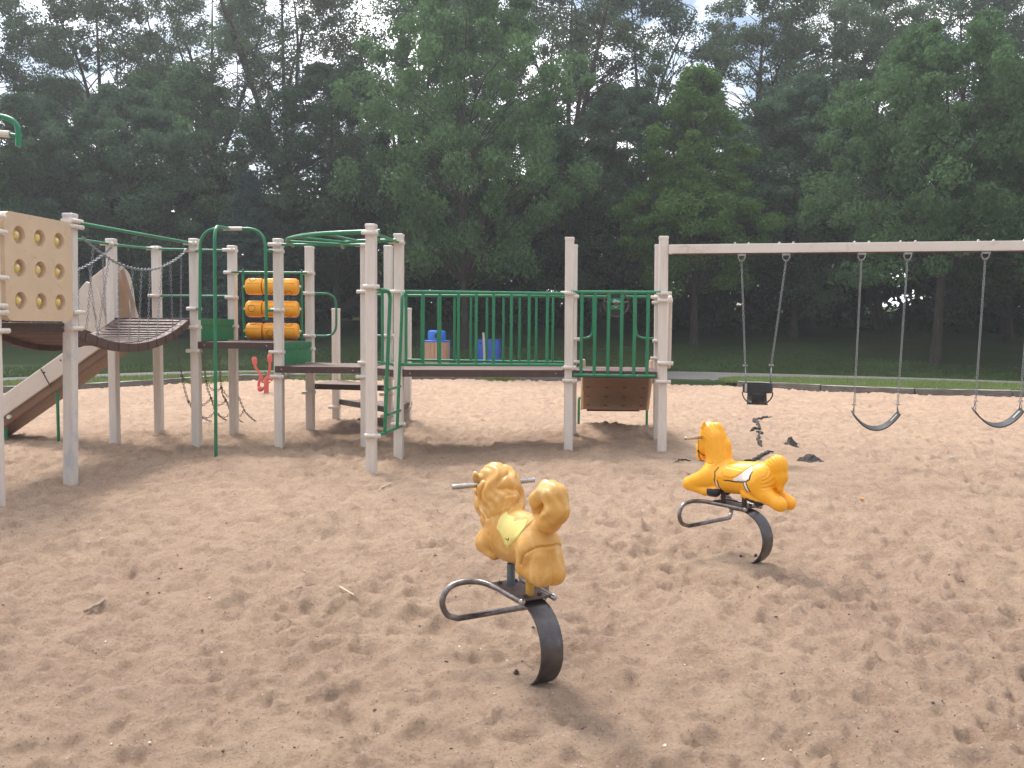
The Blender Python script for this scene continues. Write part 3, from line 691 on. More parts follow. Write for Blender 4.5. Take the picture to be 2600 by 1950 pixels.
# risers
def riser(a, b, z0, z1):
    A = Vector((*a, 0)); B = Vector((*b, 0)); ang = math.atan2((B - A).y, (B - A).x); m = (A + B) / 2; L_ = (B - A).length
    mb = MB(); mb.box((m.x, m.y, (z0 + z1) / 2), (L_, .02, z1 - z0), ang); o = ps(mb, 'riser_panel', M_['greenpanel'], bevel=.004)
    n = Vector((math.sin(ang), -math.cos(ang), 0)); n = n if n.dot(Vector((1, -.3, 0))) > 0 else -n; m2 = m + n * .018
    t = MB(); t.box((m2.x, m2.y, z1 - .045), (L_ * .98, .014, .09), ang); t.build('top_rail', M_['green'], o, bevel=.003)
    q = MB(); d = (B - A).normalized()
    for f in (.2, .42, .62, .82): p = A + d * L_ * f + n * .024; q.tube([(p.x, p.y, z1 - .045), (p.x + n.x * .008, p.y + n.y * .008, z1 - .045)], .010, 8)
    q.build('bolt', M_['steel'], o)
riser(pq('P4', .03, .07), pq('P5', .03, -.07), 1.475, 1.785); riser(pq('P6', .03, .07), pq('P7', .03, -.07), 1.145, 1.455)

# ---- rails
def rail_panel(a, b, ztop, zbot, bx, name='safety_railing', r=.021, rb=.0205, endcap=False, topext=(0, 0), botext=(0, 0)):
    A = Vector((*a, 0)); B = Vector((*b, 0)); d = (B - A).normalized(); mb = MB()
    mb.tube([A - d * topext[0] + Vector((0, 0, ztop)), B + d * topext[1] + Vector((0, 0, ztop))], r, 12)
    o = ps(mb, name, M_['green'], smooth='auto')
    mb = MB(); mb.tube([A + d * botext[0] + Vector((0, 0, zbot)), B - d * botext[1] + Vector((0, 0, zbot))], r * .95, 12); mb.build('bottom_rail', M_['green'], o, smooth='auto')
    for t in bx:
        p = A.lerp(B, t); q = MB(); q.tube([(p.x, p.y, zbot), (p.x, p.y, zbot + .04), (p.x, p.y, ztop - .05), (p.x, p.y, ztop)], [rb * .8, rb, rb, rb * .8], 10); q.build('baluster', M_['green'], o, smooth='auto')
    return o
n9 = 9
A_ = pq('P12', .04, -.09); B_ = pq('P14', -.06, -.09)
def frac(px, a, b):
    # where a sight line at survey column px crosses the rail line
    k = (px - 1300) / F; ax, ay = a; bx, by = b
    return (k * ay - ax) / ((bx - ax) - k * (by - ay))
rail_panel(A_, B_, at(1230, 743, 11.75).z, at(1230, 926, 11.75).z, [frac(x, A_, B_) for x in (1030, 1073.5, 1116, 1163, 1208, 1252, 1297, 1342, 1388)], topext=(.0, .0))
C_ = pq('P11', .07, .05); D_ = pq('P15', -.07, .05)
rail_panel(C_, D_, at(1230, 751, 13.25).z, at(1230, 917, 13.25).z, [frac(x, C_, D_) for x in (1070, 1112, 1153, 1194.5, 1235, 1277, 1318, 1360, 1402)], rb=.019)
E_ = pq('P14', .03, -.088); G_ = pq('P17', -.03, -.088)
og = rail_panel(E_, G_, at(1560, 742, 11.8).z, at(1560, 953.5, 11.8).z, [frac(x, E_, G_) for x in (1475, 1508.5, 1543, 1576.5, 1609, 1642.5)], r=.022, rb=.0225, botext=(.05, .05))
q = MB()
for px in (1499, 1618):
    f = frac(px, E_, G_); p = Vector((*E_, 0)).lerp(Vector((*G_, 0)), f); z = at(1560, 952, 11.8).z; q.tube([(p.x, p.y - .015, z), (p.x, p.y - .030, z)], .011, 8)
q.build('bolt', M_['steel'], og)
H_ = pq('P15', .05, .06); I_ = pq('P16', -.05, .06); zt = at(1560, 753, 12.95).z
mb = MB(); mb.tube([(*H_, zt), (*I_, zt)], .02, 12)
rr = ps(mb, 'rear_handrail', M_['green'], smooth='auto')
for s, px0, px1 in ((1, 1506, 1462), (-1, 1614, 1660)):
    y = 12.98; a = at(px0, 752, y); b = at(px0, 830, y); c = at(px0 - s * 14, 858, y); e = at(px1, 859.5, y)
    q = MB(); q.tube(fillet([(a.x, y, zt), (b.x, y, b.z - .0), (b.x - s * .02, y, c.z), (e.x, y, e.z)], [0, .12, .14, 0], 8), .018, 10); q.build('hand_loop', M_['green'], rr, smooth='auto')
# cross rail P10-P12
rail_panel(pq('P10', .06, -.07), pq('P12', -.05, -.03), at(970, 741, 12).z, at(970, 921, 12).z, [.55], 'short_railing')
# grab loops on P7 and P11
def grab(k, sx, pys, depth, name='grab_loop'):
    x, y, _ = POST[k]; z1 = at(1300 + x / y * F, pys[0], y).z; z0 = at(1300 + x / y * F, pys[1], y).z; d = (SID * .35 + ROW * sx).normalized() if sx > 0 else (SID * .5 + ROW * sx).normalized()
    s = Vector((x, y, 0)) + d * .05; e = Vector((x, y, 0)) + d * depth
    mb = MB(); mb.tube(fillet([(s.x, s.y, z1), (e.x, e.y, z1), (e.x, e.y, z0), (s.x, s.y, z0)], .2, 8), .019, 10); ps(mb, name, M_['green'], smooth='auto')
grab('P7', 1, (745, 853), .40); grab('P11', -1, (749, 853), .36)
# low horizontal tubes behind P3 - P5
def tube_between(a, b, r, name, mat='green'):
    mb = MB(); mb.tube([a, b], r, 12); return ps(mb, name, M_[mat], smooth='auto')
def zz(py, Y, px=500): return at(px, py, Y).z
tube_between((POST['P3'][0] + .05, POST['P3'][1] - .08, zz(751, 13.8, 400)), (POST['P5'][0] - .05, POST['P5'][1] - .08, zz(752, 13.6, 580)), .017, 'side_rail')
# overhead tubes by the sagging bridge
P1t = Vector((POST['P1'][0] + .09, POST['P1'][1], 0)); P4t = Vector((POST['P4'][0] + .0, POST['P4'][1] - .09, 0))
tube_between((P1t.x, P1t.y + .02, zz(566, 9.83, 190)), (P4t.x - .06, P4t.y, zz(616, 12.52, 478)), .021, 'overhead_tube')
P2t = Vector((POST['P2'][0], POST['P2'][1] - .09, 0))
tube_between((-6.02, 9.95, 2.80), (P2t.x, P2t.y, zz(619, 12.65, 275)), .019, 'overhead_tube')
tube_between((P2t.x + .05, P2t.y + .0, zz(621, 12.63, 290)), (POST['P3'][0] - .04, POST['P3'][1] - .08, zz(631, 13.8, 384)), .017, 'overhead_tube')
tube_between((POST['P3'][0] + .05, POST['P3'][1] - .08, zz(632, 13.8, 400)), (POST['P5'][0] - .05, POST['P5'][1] - .08, zz(636, 13.58, 580)), .017, 'overhead_tube')
for k, (x, y) in (('Pa', (-6.13, 9.98)), ('Pb', (-6.2, 8.62))):
    POST[k] = (x, y, 2.91); make_post(k)
# ---- green hoop between P4 and P6, and fireman pole
def hoop():
    Y = 12.36; a = at(507, 812, Y); b = at(509, 590, Y); c = at(575, 580, Y - .02); e = at(672, 592, Y - .08); g = at(677, 812, Y - .08)
    top = at(560, 581, Y).z
    mb = MB(); mb.tube(fillet([a, (b.x, Y, top), (e.x, Y - .06, top), g], [0, .26, .26, 0], 10), .0215, 12); o = ps(mb, 'entry_hoop', M_['green'], smooth='auto')
    for k, px, py, s in (('P4', 507, 784, 1), ('P4', 507, 636, 1), ('P6', 676, 788, -1), ('P6', 674, 637, -1)):
        q = MB(); p = at(px, py, Y); pp = Vector((POST[k][0] + s * .05, POST[k][1] - .09, p.z)); q.tube([p, pp], .02, 10); q.build('stub_tube', M_['green'], o, smooth='auto')
    m = at(592, 581, Y - .03); q = MB(); q.tube([(m.x - .13, Y - .03, top), (m.x + .13, Y - .05, top)], .027, 12); q.build('clamp_sleeve', M_['beige'], o, smooth='auto')
    # pole
    yb = 11.45; base = Vector((at(548, 1162, yb).x, yb, -.3)); tp = at(545, 590, yb)
    q = MB(); q.tube(fillet([base, (tp.x, yb, at(545, 574, yb).z), (m.x - .06, Y - .06, top)], [0, .22, 0], 10), .0225, 12); ps(q, 'sliding_pole', M_['green'], smooth='auto')
hoop()
# ---- drum panel between P5 and P7
def drums():
    Y = 13.55; fl = at(617, 700, Y).x; fr = at(766, 700, Y).x; zt_ = zz(692, Y, 690); zb = 1.49
    mb = MB(); mb.tube([(POST['P5'][0] + .02, Y, zt_), (POST['P7'][0] - .02, Y, zt_)], .017, 10)
    for x in (fl, fr): mb.tube([(x, Y, zb), (x, Y, zt_ - .02)], .019, 10); mb.sphere((x, Y, zt_ + .03), .018, 8, 6)
    mb.tube([(fl, Y, zb + .02), (fr, Y, zb + .02)], .017, 10)
    root = ps(mb, 'drum_panel', M_['green'], smooth='auto')
    xl = fl + .035; xr = fr - .035; w = (xr - xl) / 3
    marks = {(0, 0): 'o', (0, 1): 'x', (0, 2): 'o', (1, 0): 'O', (1, 1): 'o', (1, 2): 'x', (2, 0): 'o', (2, 1): 'O', (2, 2): 'o'}
    aim = {(0, 0): 1.05, (0, 1): -1.1, (0, 2): -.95, (1, 0): .05, (1, 1): -1.25, (1, 2): -1.15, (2, 0): 1.3, (2, 1): -.25, (2, 2): 1.05}
    for ri, py in enumerate((727.5, 784.5, 841)):
        z = zz(py, Y - .05, 690); R = .126
        a = MB(); a.tube([(fl, Y, z), (fr, Y, z)], .009, 8); a.build('axle', M_['white'], root)
        for ci in range(3):
            x0 = xl + ci * w + .004; x1 = x0 + w - .008; cl = .05 if ci == 0 else .022; crr = .05 if ci == 2 else .022
            prof = [(.02, x0), (R - cl * 1.1, x0 + .004), (R - cl * .4, x0 + cl * .35), (R, x0 + cl), (R + .001, (x0 + x1) / 2), (R, x1 - crr), (R - crr * .4, x1 - crr * .35), (R - crr * 1.1, x1 - .004), (.02, x1)]
            m = MB(); m.lathe(prof, (0, Y, z), 36, 'X'); o = m.build('drum', M_['orange'], root, smooth='auto')
            th = aim[(ri, ci)]; cx = (x0 + x1) / 2 - .01; s_ = .052; mk = marks[(ri, ci)]; q = MB()
            def on(u, v): a_ = th + v / R; return (cx + u, Y - (R + .0015) * math.cos(a_), z + (R + .0015) * math.sin(a_))
            if mk in 'oO': q.tube([on(s_ * math.cos(t), s_ * math.sin(t)) for t in np.linspace(0, 2 * PI, 28, endpoint=False)], .0032, 5, closed=True)
            else:
                for sg in (1, -1): q.tube([on(s_ * t, sg * s_ * t) for t in np.linspace(-1, 1, 9)], .0032, 5)
            q.build('marking', M_['ink'], o)
            for k2, th2 in enumerate((.35,)):
                q = MB(); q.tube([(x0 + cl, Y - (R + .001) * math.cos(th2), z + (R + .001) * math.sin(th2)), (x1 - crr, Y - (R + .001) * math.cos(th2), z + (R + .001) * math.sin(th2))], .0018, 4); q.build('mould_seam', M_['ink'], o)
        for x in (xl - .012, xr + .012): m = MB(); m.tube([(x - .02, Y, z), (x + .02, Y, z)], .022, 10); m.build('hub', M_['white'], root)
drums()
# ---- overhead ring ladder P6-P10 and P9-P12
def ring():
    z = 2.80; a = Vector((POST['P6'][0] + .05, POST['P6'][1] - .09, zz(621, 12.41, 711))); b = Vector((POST['P10'][0] - .05, POST['P10'][1] - .09, zz(622, 12.31, 910)))
    c = Vector((POST['P9'][0] + .04, POST['P9'][1] + .08, zz(591, 10.55, 942))); d = Vector((POST['P12'][0] + .0, POST['P12'][1] - .09, zz(615, 11.62, 1000)))
    mb = MB(); mb.tube([a, b], .019, 12); mb.tube([c, d], .019, 12); o = ps(mb, 'overhead_ladder', M_['green'], smooth='auto')
    zt_ = z + .03
    o1 = spline([(-3.06, 12.42, zt_ - .02), (-3.04, 12.0, zt_), (-2.86, 11.52, zt_), (-2.52, 11.10, zt_), (-2.1, 10.84, zt_), (-1.6, 10.72, zt_ + .01)], 8)
    i1 = spline([(-2.36, 12.40, zt_ - .04), (-2.33, 12.1, zt_ - .02), (-2.18, 11.82, zt_ - .02), (-1.95, 11.66, zt_ - .02), (-1.52, 11.55, zt_ - .02)], 8)
    q = MB(); q.tube(o1, .027, 12); q.build('curved_rail', M_['green'], o, smooth='auto'); q = MB(); q.tube(i1, .025, 12); q.build('curved_rail', M_['green'], o, smooth='auto')
    for t in (.22, .46, .70, .9):
        p = o1[int(t * (len(o1) - 1))]; r_ = i1[int(t * (len(i1) - 1))]; q = MB(); q.tube([p, r_], .017, 10); q.build('rung', M_['green'], o, smooth='auto')
ring()
# ---- side ladder P9-P12
def side_ladder():
    X = .075; a = Vector((POST['P9'][0] + X, POST['P9'][1], 0)); b = Vector((POST['P12'][0] + X, POST['P12'][1], 0)); zt_ = 2.13; zb = zz(1108, 10.6, 950); zb2 = zz(1077, 11.7, 1020)
    zb = (zb + zb2) / 2; d = (b - a).normalized(); off = Vector((.07, 0, 0)); u0 = a + d * .26 + off * 1.05; u1 = a + d * .80 + off * .8
    mb = MB(); mb.tube([a + Vector((0, -.02, zb)), b + Vector((0, .05, zb))], .019, 10); o = ps(mb, 'side_ladder', M_['green'], smooth='auto')
    q = MB(); q.tube(fillet([(a.x + .02, a.y, zt_ + .01), (u0.x, u0.y, zt_), (u0.x - .01, u0.y, 1.9), (u0.x - .07, u0.y, zb)], [0, .12, .1, 0], 6), .023, 12); q.build('upright', M_['green'], o, smooth='auto')
    q = MB(); q.tube(fillet([(b.x + .02, b.y, zt_), (u1.x, u1.y, zt_ - .01), (u1.x, u1.y, 1.9), (u1.x - .06, u1.y, zb)], [0, .12, .1, 0], 6), .021, 12); q.build('upright', M_['green'], o, smooth='auto')
    for z in (.93, .62): q = MB(); q.tube([(u0.x - .03, u0.y, z), (u1.x - .02, u1.y, z)], .017, 10); q.build('rung', M_['green'], o, smooth='auto')
side_ladder()
# ---- ramp behind the right deck
def ramp():
    y0 = 13.08; y1 = 15.05; z0 = 1.12; z1 = .36; xl0 = at(1471, 900, y0).x + .05; xr0 = at(1646, 900, y0).x + .02; xl1 = at(1474, 1036, y1).x; xr1 = at(1640, 1036, y1).x
    mb = MB(); mb.plate([(xl0, y0, z0), (xr0, y0 - .1, z0), (xr1, y1 - .1, z1), (xl1, y1, z1)], (0, (z1 - z0), -(y1 - y0)), .05); o = ps(mb, 'climbing_ramp', M_['tandark'], bevel=.02)
    q = MB()
    for i in range(4):
        for j in range(4):
            f = .15 + .24 * j; g = .10 + .27 * i; p = Vector((xl0, y0, z0)).lerp(Vector((xl1, y1, z1)), f); r_ = Vector((xr0, y0 - .1, z0)).lerp(Vector((xr1, y1 - .1, z1)), f); c = p.lerp(r_, g); q.sphere(c + Vector((0, -.012, -.048)), .035, 10, 6, (1, 1, .3))
    q.build('moulded_hold', M_['tandark'], o, smooth=True)
    for x in (xl0 - .01, xr0 + .01):
        s_ = MB(); sx = xl1 if x < 1.5 else xr1; s_.plate([(x, y0 - .05, z0 + .12), (x, y0 + .12, z0 + .12), (sx, y1, z1 + .10), (sx, y1, z1 - .06), (x, y0 - .05, z0 - .03)], (1, 0, 0), .05); s_.build('side_wall', M_['tan'], o, bevel=.015)
    for px in (1469, 1642):
        b = at(px, 1076, 15.1); s_ = MB(); s_.tube(fillet([(b.x, 15.1, -.2), (b.x, 15.1, .52), (b.x + (.07 if px < 1500 else -.07), 15.1, .50)], [0, .07, 0], 6), .022, 10); s_.build('support_leg', M_['green'], o, smooth='auto')
    s_ = MB(); s_.box(((xl1 + xr1) / 2, y1 + .03, z1 - .05), (abs(xr1 - xl1) - .22, .06, .05)); s_.build('end_lip', M_['fascia'], o)
ramp()
# ---- steering wheel
def wheel():
    y = 12.90; c = at(1563, 772.5, y); R = .178
    mb = MB(); mb.tube([(c.x + R * math.cos(t), y - .07, c.z + R * math.sin(t)) for t in np.linspace(0, 2 * PI, 40, endpoint=False)], .011, 8, closed=True); o = ps(mb, 'steering_wheel', M_['oldchain'], smooth='auto')
    q = MB()
    q.box((c.x, y - .03, c.z), (.15, .03, .36)); 
    for t in (0.15, PI - .15): q.tube([(c.x, y - .06, c.z), (c.x + R * math.cos(t), y - .07, c.z + R * math.sin(t))], .016, 8)
    q.build('hub_block', M_['black'], o, bevel=.004)
    q = MB(); q.box((c.x, y - .052, c.z + .005), (.148, .014, .165)); q.build('face_plate', M_['greenpanel'], o)
    pl = MB()
    pts = []
    for i in range(22):
        t = 2 * PI * i / 22; r_ = .058 * (1 + .22 * math.sin(3 * t + 1) + .12 * math.sin(7 * t)); pts.append((c.x + .006 + r_ * math.cos(t), y - .0605, c.z + .012 + r_ * math.sin(t)))
    pl.plate(pts, (0, -1, 0), .002); pl.build('worn_patch', paint('pale_teal_wear', (.25, .50, .46), (.12, .36, .30), .6, 20), o)
    q = MB(); q.tube([(c.x, y - .061, c.z), (c.x, y - .085, c.z)], [.033, .026], 12); q.build('hub_cap', paint('dull_red_cap', (.22, .045, .03), None, .6), o)
wheel()
# ---- rounded activity panels
def rpanel(c, half, hz, n, t, name, mat, holes=None):
    """rounded panel: centre c, horizontal dir 'half' vector, half height hz, normal n, thickness t"""
    c = Vector(c); half = Vector(half); n = Vector(n).normalized(); hl = half.length; hd = half.normalized(); r = .10; pts = []
    for (sx, sz_) in ((1, 1), (-1, 1), (-1, -1), (1, -1)):
        a0 = {(1, 1): 0, (-1, 1): PI / 2, (-1, -1): PI, (1, -1): 1.5 * PI}[(sx, sz_)]
        for k in range(7): a = a0 + PI / 2 * k / 6; pts.append((sx * (hl - r) + r * math.cos(a), sz_ * (hz - r) + r * math.sin(a)))
    me_pts = [c + hd * p[0] + Vector((0, 0, p[1])) for p in pts]
    mb = MB(); mb.plate(me_pts, n, t); return mb, hd, n
hole_pts = []
def bubble_panel():
    a = Vector((-4.985, 8.66, 0)); b = Vector((-4.865, 9.735, 0)); c = (a + b) / 2 + Vector((0, 0, 2.262)); half = (b - a) / 2; n = Vector((half.y, -half.x, 0)).normalized(); t = .085
    # plate with real round openings: build front skin by bridging a grid
    hd = half.normalized(); hl = half.length; hz = .535; R_ = .085
    mb, _, _ = rpanel(c - n * .03, half, hz, n, t, 'x', None); o = mb.build('bubble_panel', M_['tan'], PS, bevel=.018)
    cut = MB()
    for i in range(3):
        for j in range(3):
            u = -.33 + .32 * i + .01; w = .315 - .325 * j; p = c + hd * u + Vector((0, 0, w)) + n * (t - .03)
            q = [(R_ * .95, -.062), (R_ * .98, -.02), (R_ * 1.06, .0), (R_ * 1.2, .02)]
            vs = []; fs = []
            ud = Vector((0, 0, 1))
            for (rr_, h) in q:
                for k in range(20): an = 2 * PI * k / 20; vs.append(p + hd * math.cos(an) * rr_ + ud * math.sin(an) * rr_ + n * h)
            for s_ in range(3):
                for k in range(20): fs.append((s_ * 20 + k, s_ * 20 + (k + 1) % 20, (s_ + 1) * 20 + (k + 1) % 20, (s_ + 1) * 20 + k))
            fs.append(tuple(range(20))[::-1]); fs.append(tuple(range(60, 80))); cut.add(vs, fs); hole_pts.append((p, n, hd))
    co_ = cut.build('cutter', None, None)
    bo = o.modifiers.new('cut', 'BOOLEAN'); bo.operation = 'DIFFERENCE'; bo.object = co_; bo.solver = 'EXACT'
    o.modifiers.move(1, 0)
    dg = bpy.context.evaluated_depsgraph_get(); me = bpy.data.meshes.new_from_object(o.evaluated_get(dg)); o.modifiers.clear(); o.data = me
    bpy.data.objects.remove(co_)
    rr_ = random.Random(4)
    for idx, (p, n_, hd_) in enumerate(hole_pts):
        q = MB(); q.sphere(p - n_ * .05 - hd_ * .012, .050, 18, 12); b_ = q.build('bubble_ball', M_['yball'], o, smooth=True)
        q = MB(); cc = p - n_ * .05 - hd_ * .012; dz = rr_.uniform(.1, .8); dv = (n_ * .8 + Vector((0, 0, dz)) + hd_ * rr_.uniform(-.3, .5)).normalized(); q.sphere(cc + dv * .030, .024, 10, 8); q.build('ball_marking', M_['white'], b_, smooth=True)
bubble_panel()
a = Vector((*pq('P17', .085, .05), 0)); b = Vector((*pq('P16', .085, -.03), 0)); mb, _, _ = rpanel((a + b) / 2 + Vector((0, 0, 1.66)), (b - a) / 2, .49, ((b - a).y, -(b - a).x, 0), .05, 'x', None)
mb.build('end_panel', M_['cream'], PS, bevel=.012)
# ---- chains
def link_mesh(mb, p, d, side, L_, w, r):
    d = d.normalized(); side = (side - d * side.dot(d)).normalized(); pts = []
    for k in range(10):
        t = 2 * PI * k / 10; pts.append(p + d * (math.sin(t) * (L_ / 2 - w * .2) + (1 if math.sin(t) > 0 else -1) * 0) + side * math.cos(t) * w)
    mb.tube(pts, r, 5, closed=True)
def chain(name, path, parent, mat='chain', pitch=.040, w=.0125, r=.0042, world=True):
    P_ = [Vector(p) for p in path]; seg = [0]
    for i in range(1, len(P_)): seg.append(seg[-1] + (P_[i] - P_[i - 1]).length)
    n = max(2, int(seg[-1] / pitch)); mb = MB()
    for k in range(n):
        s_ = (k + .5) * seg[-1] / n; i = max(j for j in range(len(P_) - 1) if seg[j] <= s_ + 1e-9); t = (s_ - seg[i]) / max(1e-9, seg[i + 1] - seg[i]); p = P_[i].lerp(P_[i + 1], t); d = P_[i + 1] - P_[i]
        sd = Vector((1, .35, 0)) if k % 2 else Vector((-.35, 1, 0))
        if abs(d.normalized().z) < .6: sd = Vector((0, 0, 1)) if k % 2 else Vector((-d.y, d.x, 0))
        link_mesh(mb, p, d, sd, pitch * 1.32, w, r)
    return mb.build(name, M_[mat], parent, smooth=True, world=world)
def sagpath(a, b, sag, n=16):
    a = Vector(a); b = Vector(b); return [a.lerp(b, i / n) - Vector((0, 0, sag * 4 * (i / n) * (1 - i / n))) for i in range(n + 1)]
# ---- sagging plank bridge
def sag_bridge():
    fr = (Vector((-4.56, 12.50, 1.77)), Vector((-4.90, 9.93, 1.69))); bk = (Vector((-5.66, 12.64, 1.77)), Vector((-6.0, 10.05, 1.69)))
    N = 12
    fp = sagpath(*fr, .27, N); bp = sagpath(*bk, .27, N)
    root = None
    for i in range(N):
        a0, a1, b0, b1 = fp[i], fp[i + 1], bp[i], bp[i + 1]; d = (a1 - a0).normalized(); g = .008
        a0 = a0 + d * g; a1 = a1 - d * g; b0 = b0 + d * g; b1 = b1 - d * g
        up = d.cross((a0 - b0).normalized()); up = up if up.z > 0 else -up
        mb = MB(); mb.plate([a0, a1, b1, b0], -up, .035)
        ac = (a0 - b0).normalized()
        for (p0, p1, s_) in ((a0, a1, 1), (b0, b1, -1)):
            q0 = p0 - ac * s_ * .07; q1 = p1 - ac * s_ * .07; mb.plate([p0 + ac * s_ * .004, p1 + ac * s_ * .004, q1, q0], -up, .105) if s_ > 0 else mb.plate([q0, q1, p1 + ac * s_ * .004, p0 + ac * s_ * .004], -up, .105)
        for f in (.25, .75):
            m0 = a0.lerp(a1, f) + up * .004 - ac * .10; m1 = b0.lerp(b1, f) + up * .004 + ac * .10; w_ = d * .028
            mb.plate([m0 - w_, m0 + w_, m1 + w_, m1 - w_], up, .009)
        if root is None: root = ps(mb, 'sagging_bridge', M_['plank'], bevel=.004)
        else: mb.build('plank', M_['plank'], root, bevel=.004)
    for (e, path, post_a, post_b, zo) in ((0, fp, Vector((-4.55, 12.50, zz(631, 12.5, 462))), Vector((-4.80, 9.95, zz(600, 9.9, 190))), 0), (1, bp, Vector((-5.68, 12.62, zz(628, 12.6, 284))), Vector((-6.02, 10.05, zz(640, 9.9, 20) - .0)), 0)):
        hp = sagpath(post_a, post_b, .33, 24); chain('handrail_chain', hp, root, 'chain', .042, .016, .0062)
        for k in range(1, 10):
            f = k / 10.0; t = hp[int(round(f * 24))]; q = path[min(N, int(round(f * N)))]; q = Vector((q.x, q.y, q.z)); tt_ = Vector((t.x, t.y, t.z))
            chain('hanger_chain', [tt_, q + Vector((.0, 0, .0))], root, 'chain', .038, .011, .0036)
sag_bridge()
# ---- slide with hood on the left
def slide():
    yn = 12.86; yf = 13.62
    p0 = Vector((at(264, 845, yn).x + .25, yn, at(264, 830, yn).z)); a = at(161, 890, yn); b = at(10, 997, yn); sl = (b.z - a.z) / (b.x - a.x)
    x0 = -5.9; x1 = -8.35; z0 = a.z + sl * (x0 - a.x); z1 = a.z + sl * (x1 - a.x)
    def zl(x): return a.z + sl * (x - a.x)
    mb = MB()
    mb.plate([(x0, yn + .04, z0 - .30), (x1, yn + .04, z1 - .30), (x1, yf - .04, z1 - .30), (x0, yf - .04, z0 - .30)], (-sl, 0, 1), -.16)
    o = ps(mb, 'slide', M_['tandark'], bevel=.03)
    for y, s_ in ((yn, 1), (yf, -1)):
        q = MB(); q.plate([(x0, y, z0 - .02), (x1, y, z1 - .02), (x1 - .5, y, z1 - .30), (x1 - .5, y, z1 - .42), (x1, y, z1 - .34), (x0, y, z0 - .34)], (0, s_, 0), .05); q.build('side_wall', M_['cream'], o, bevel=.018)
    q = MB(); xx = at(103, 960, yn).x; q.plate([(xx, yn - .002, zl(xx) - .03), (xx + .012, yn - .002, zl(xx) - .02), (xx + .16, yn - .002, zl(xx) - .30), (xx + .15, yn - .002, zl(xx) - .31)], (0, -1, 0), .003)
    for (u, w) in ((.06, -.08), (.16, -.24), (.30, .1)): q.tube([(xx + u, yn - .001, zl(xx) + w), (xx + u, yn - .012, zl(xx) + w)], .012, 8)
    q.build('joint_seam', M_['ink'], o)
    for px, top in ((145, 965), (14, 1052)):
        t_ = at(px, top, 12.95); bz = -.25; q = MB(); q.tube(fillet([(t_.x, 12.95, bz), (t_.x, 12.95, t_.z), (t_.x + .22, 13.1, t_.z + .06)], [0, .12, 0], 6), .022, 12); q.build('support_leg', M_['green'], o, smooth='auto')
    q = MB(); q.tube([(-7.33, 12.84, zl(-7.33) - .40), (-7.33, 13.6, zl(-7.33) - .40)], .03, 10); q.build('support_tube', M_['beige'], o, smooth='auto')
    # hood: arched entry shell standing at the deck edge, open towards the deck
    xh = -5.77; yc = (12.80 + 13.66) / 2; hw = .43; zb = 1.80; hgt = .78
    def arch(w, h, n=18):
        return [(yc + w * math.cos(PI - PI * k / n), zb + (h - .0) * math.sin(PI * k / n) ** .8) for k in range(n + 1)]
    yc = 13.24; inner = arch(.36, .72); nn = len(inner)
    op = fillet([(0, 12.80, 1.76), (0, 12.80, 2.62), (0, 13.16, 2.60), (0, 13.76, 1.76)], [0, .04, .12, 0], 5); cl = [0]
    for i in range(1, len(op)): cl.append(cl[-1] + (op[i] - op[i - 1]).length)
    outer = [(float(np.interp(cl[-1] * k / (nn - 1), cl, [p.y for p in op])), float(np.interp(cl[-1] * k / (nn - 1), cl, [p.z for p in op]))) for k in range(nn)]
    mb = MB(); n = len(outer); vs = []
    for (pr, x) in ((outer, xh), (inner, xh), (outer, xh - .07), (inner, xh - .07)): vs += [(x, p[0], p[1]) for p in pr]
    fs = []
    for i in range(n - 1):
        fs += [(i, i + 1, n + i + 1, n + i), (2 * n + i, 3 * n + i, 3 * n + i + 1, 2 * n + i + 1), (i, 2 * n + i, 2 * n + i + 1, i + 1), (n + i, n + i + 1, 3 * n + i + 1, 3 * n + i)]
    fs += [(0, n, 3 * n, 2 * n), (n - 1, 3 * n - 1, 4 * n - 1, 2 * n - 1)]
    mb.add(vs, fs); hd = ps(mb, 'slide_hood', M_['cream'], smooth='auto', bevel=.01)
    # moulded side body behind the arch, lowering in notched steps
    prof = [at(px, py, 12.80) for px, py in ((286, 669), (269, 674), (229, 706), (227, 717), (217, 714), (198, 737), (197, 749), (187, 750), (184, 800), (205, 832), (236, 846), (284, 846))]
    q = MB(); q.plate([(p.x, 12.80, p.z) for p in prof], (0, 1, 0), .05); q.build('hood_wall', M_['cream'], hd, bevel=.018)
    q = MB(); q.plate([(min(p.x, -5.85), 13.69, min(p.z, 2.5) - .38) if p.z > 2.1 else (min(p.x, -5.85), 13.69, p.z) for p in prof], (0, 1, 0), .05); q.build('hood_wall', M_['cream'], hd, bevel=.018)
    k_ = 14; q = MB(); q.add([(xh - .66, yc + .37 * math.cos(PI - PI * j / k_), zb - .3 + .40 * math.sin(PI * j / k_)) for j in range(k_ + 1)] + [(xh - .1, yc + .372 * math.cos(PI - PI * j / k_), zb - .02 + .76 * math.sin(PI * j / k_) ** .8) for j in range(k_ + 1)], [(j, j + 1, k_ + 2 + j, k_ + 1 + j) for j in range(k_)])
    il = q.build('hood_lining', M_['tan'], hd, smooth=True); m = il.modifiers.new('s', 'SOLIDIFY'); m.thickness = .02
    q = MB()
    for (a_, b_) in (((222, 745), (244, 808)), ((247, 728), (268, 800))): q.tube([at(a_[0], a_[1], 12.795), at(b_[0], b_[1], 12.795)], .010, 6)
    q.build('moulded_rib', M_['cream'], hd, smooth=True)
slide()
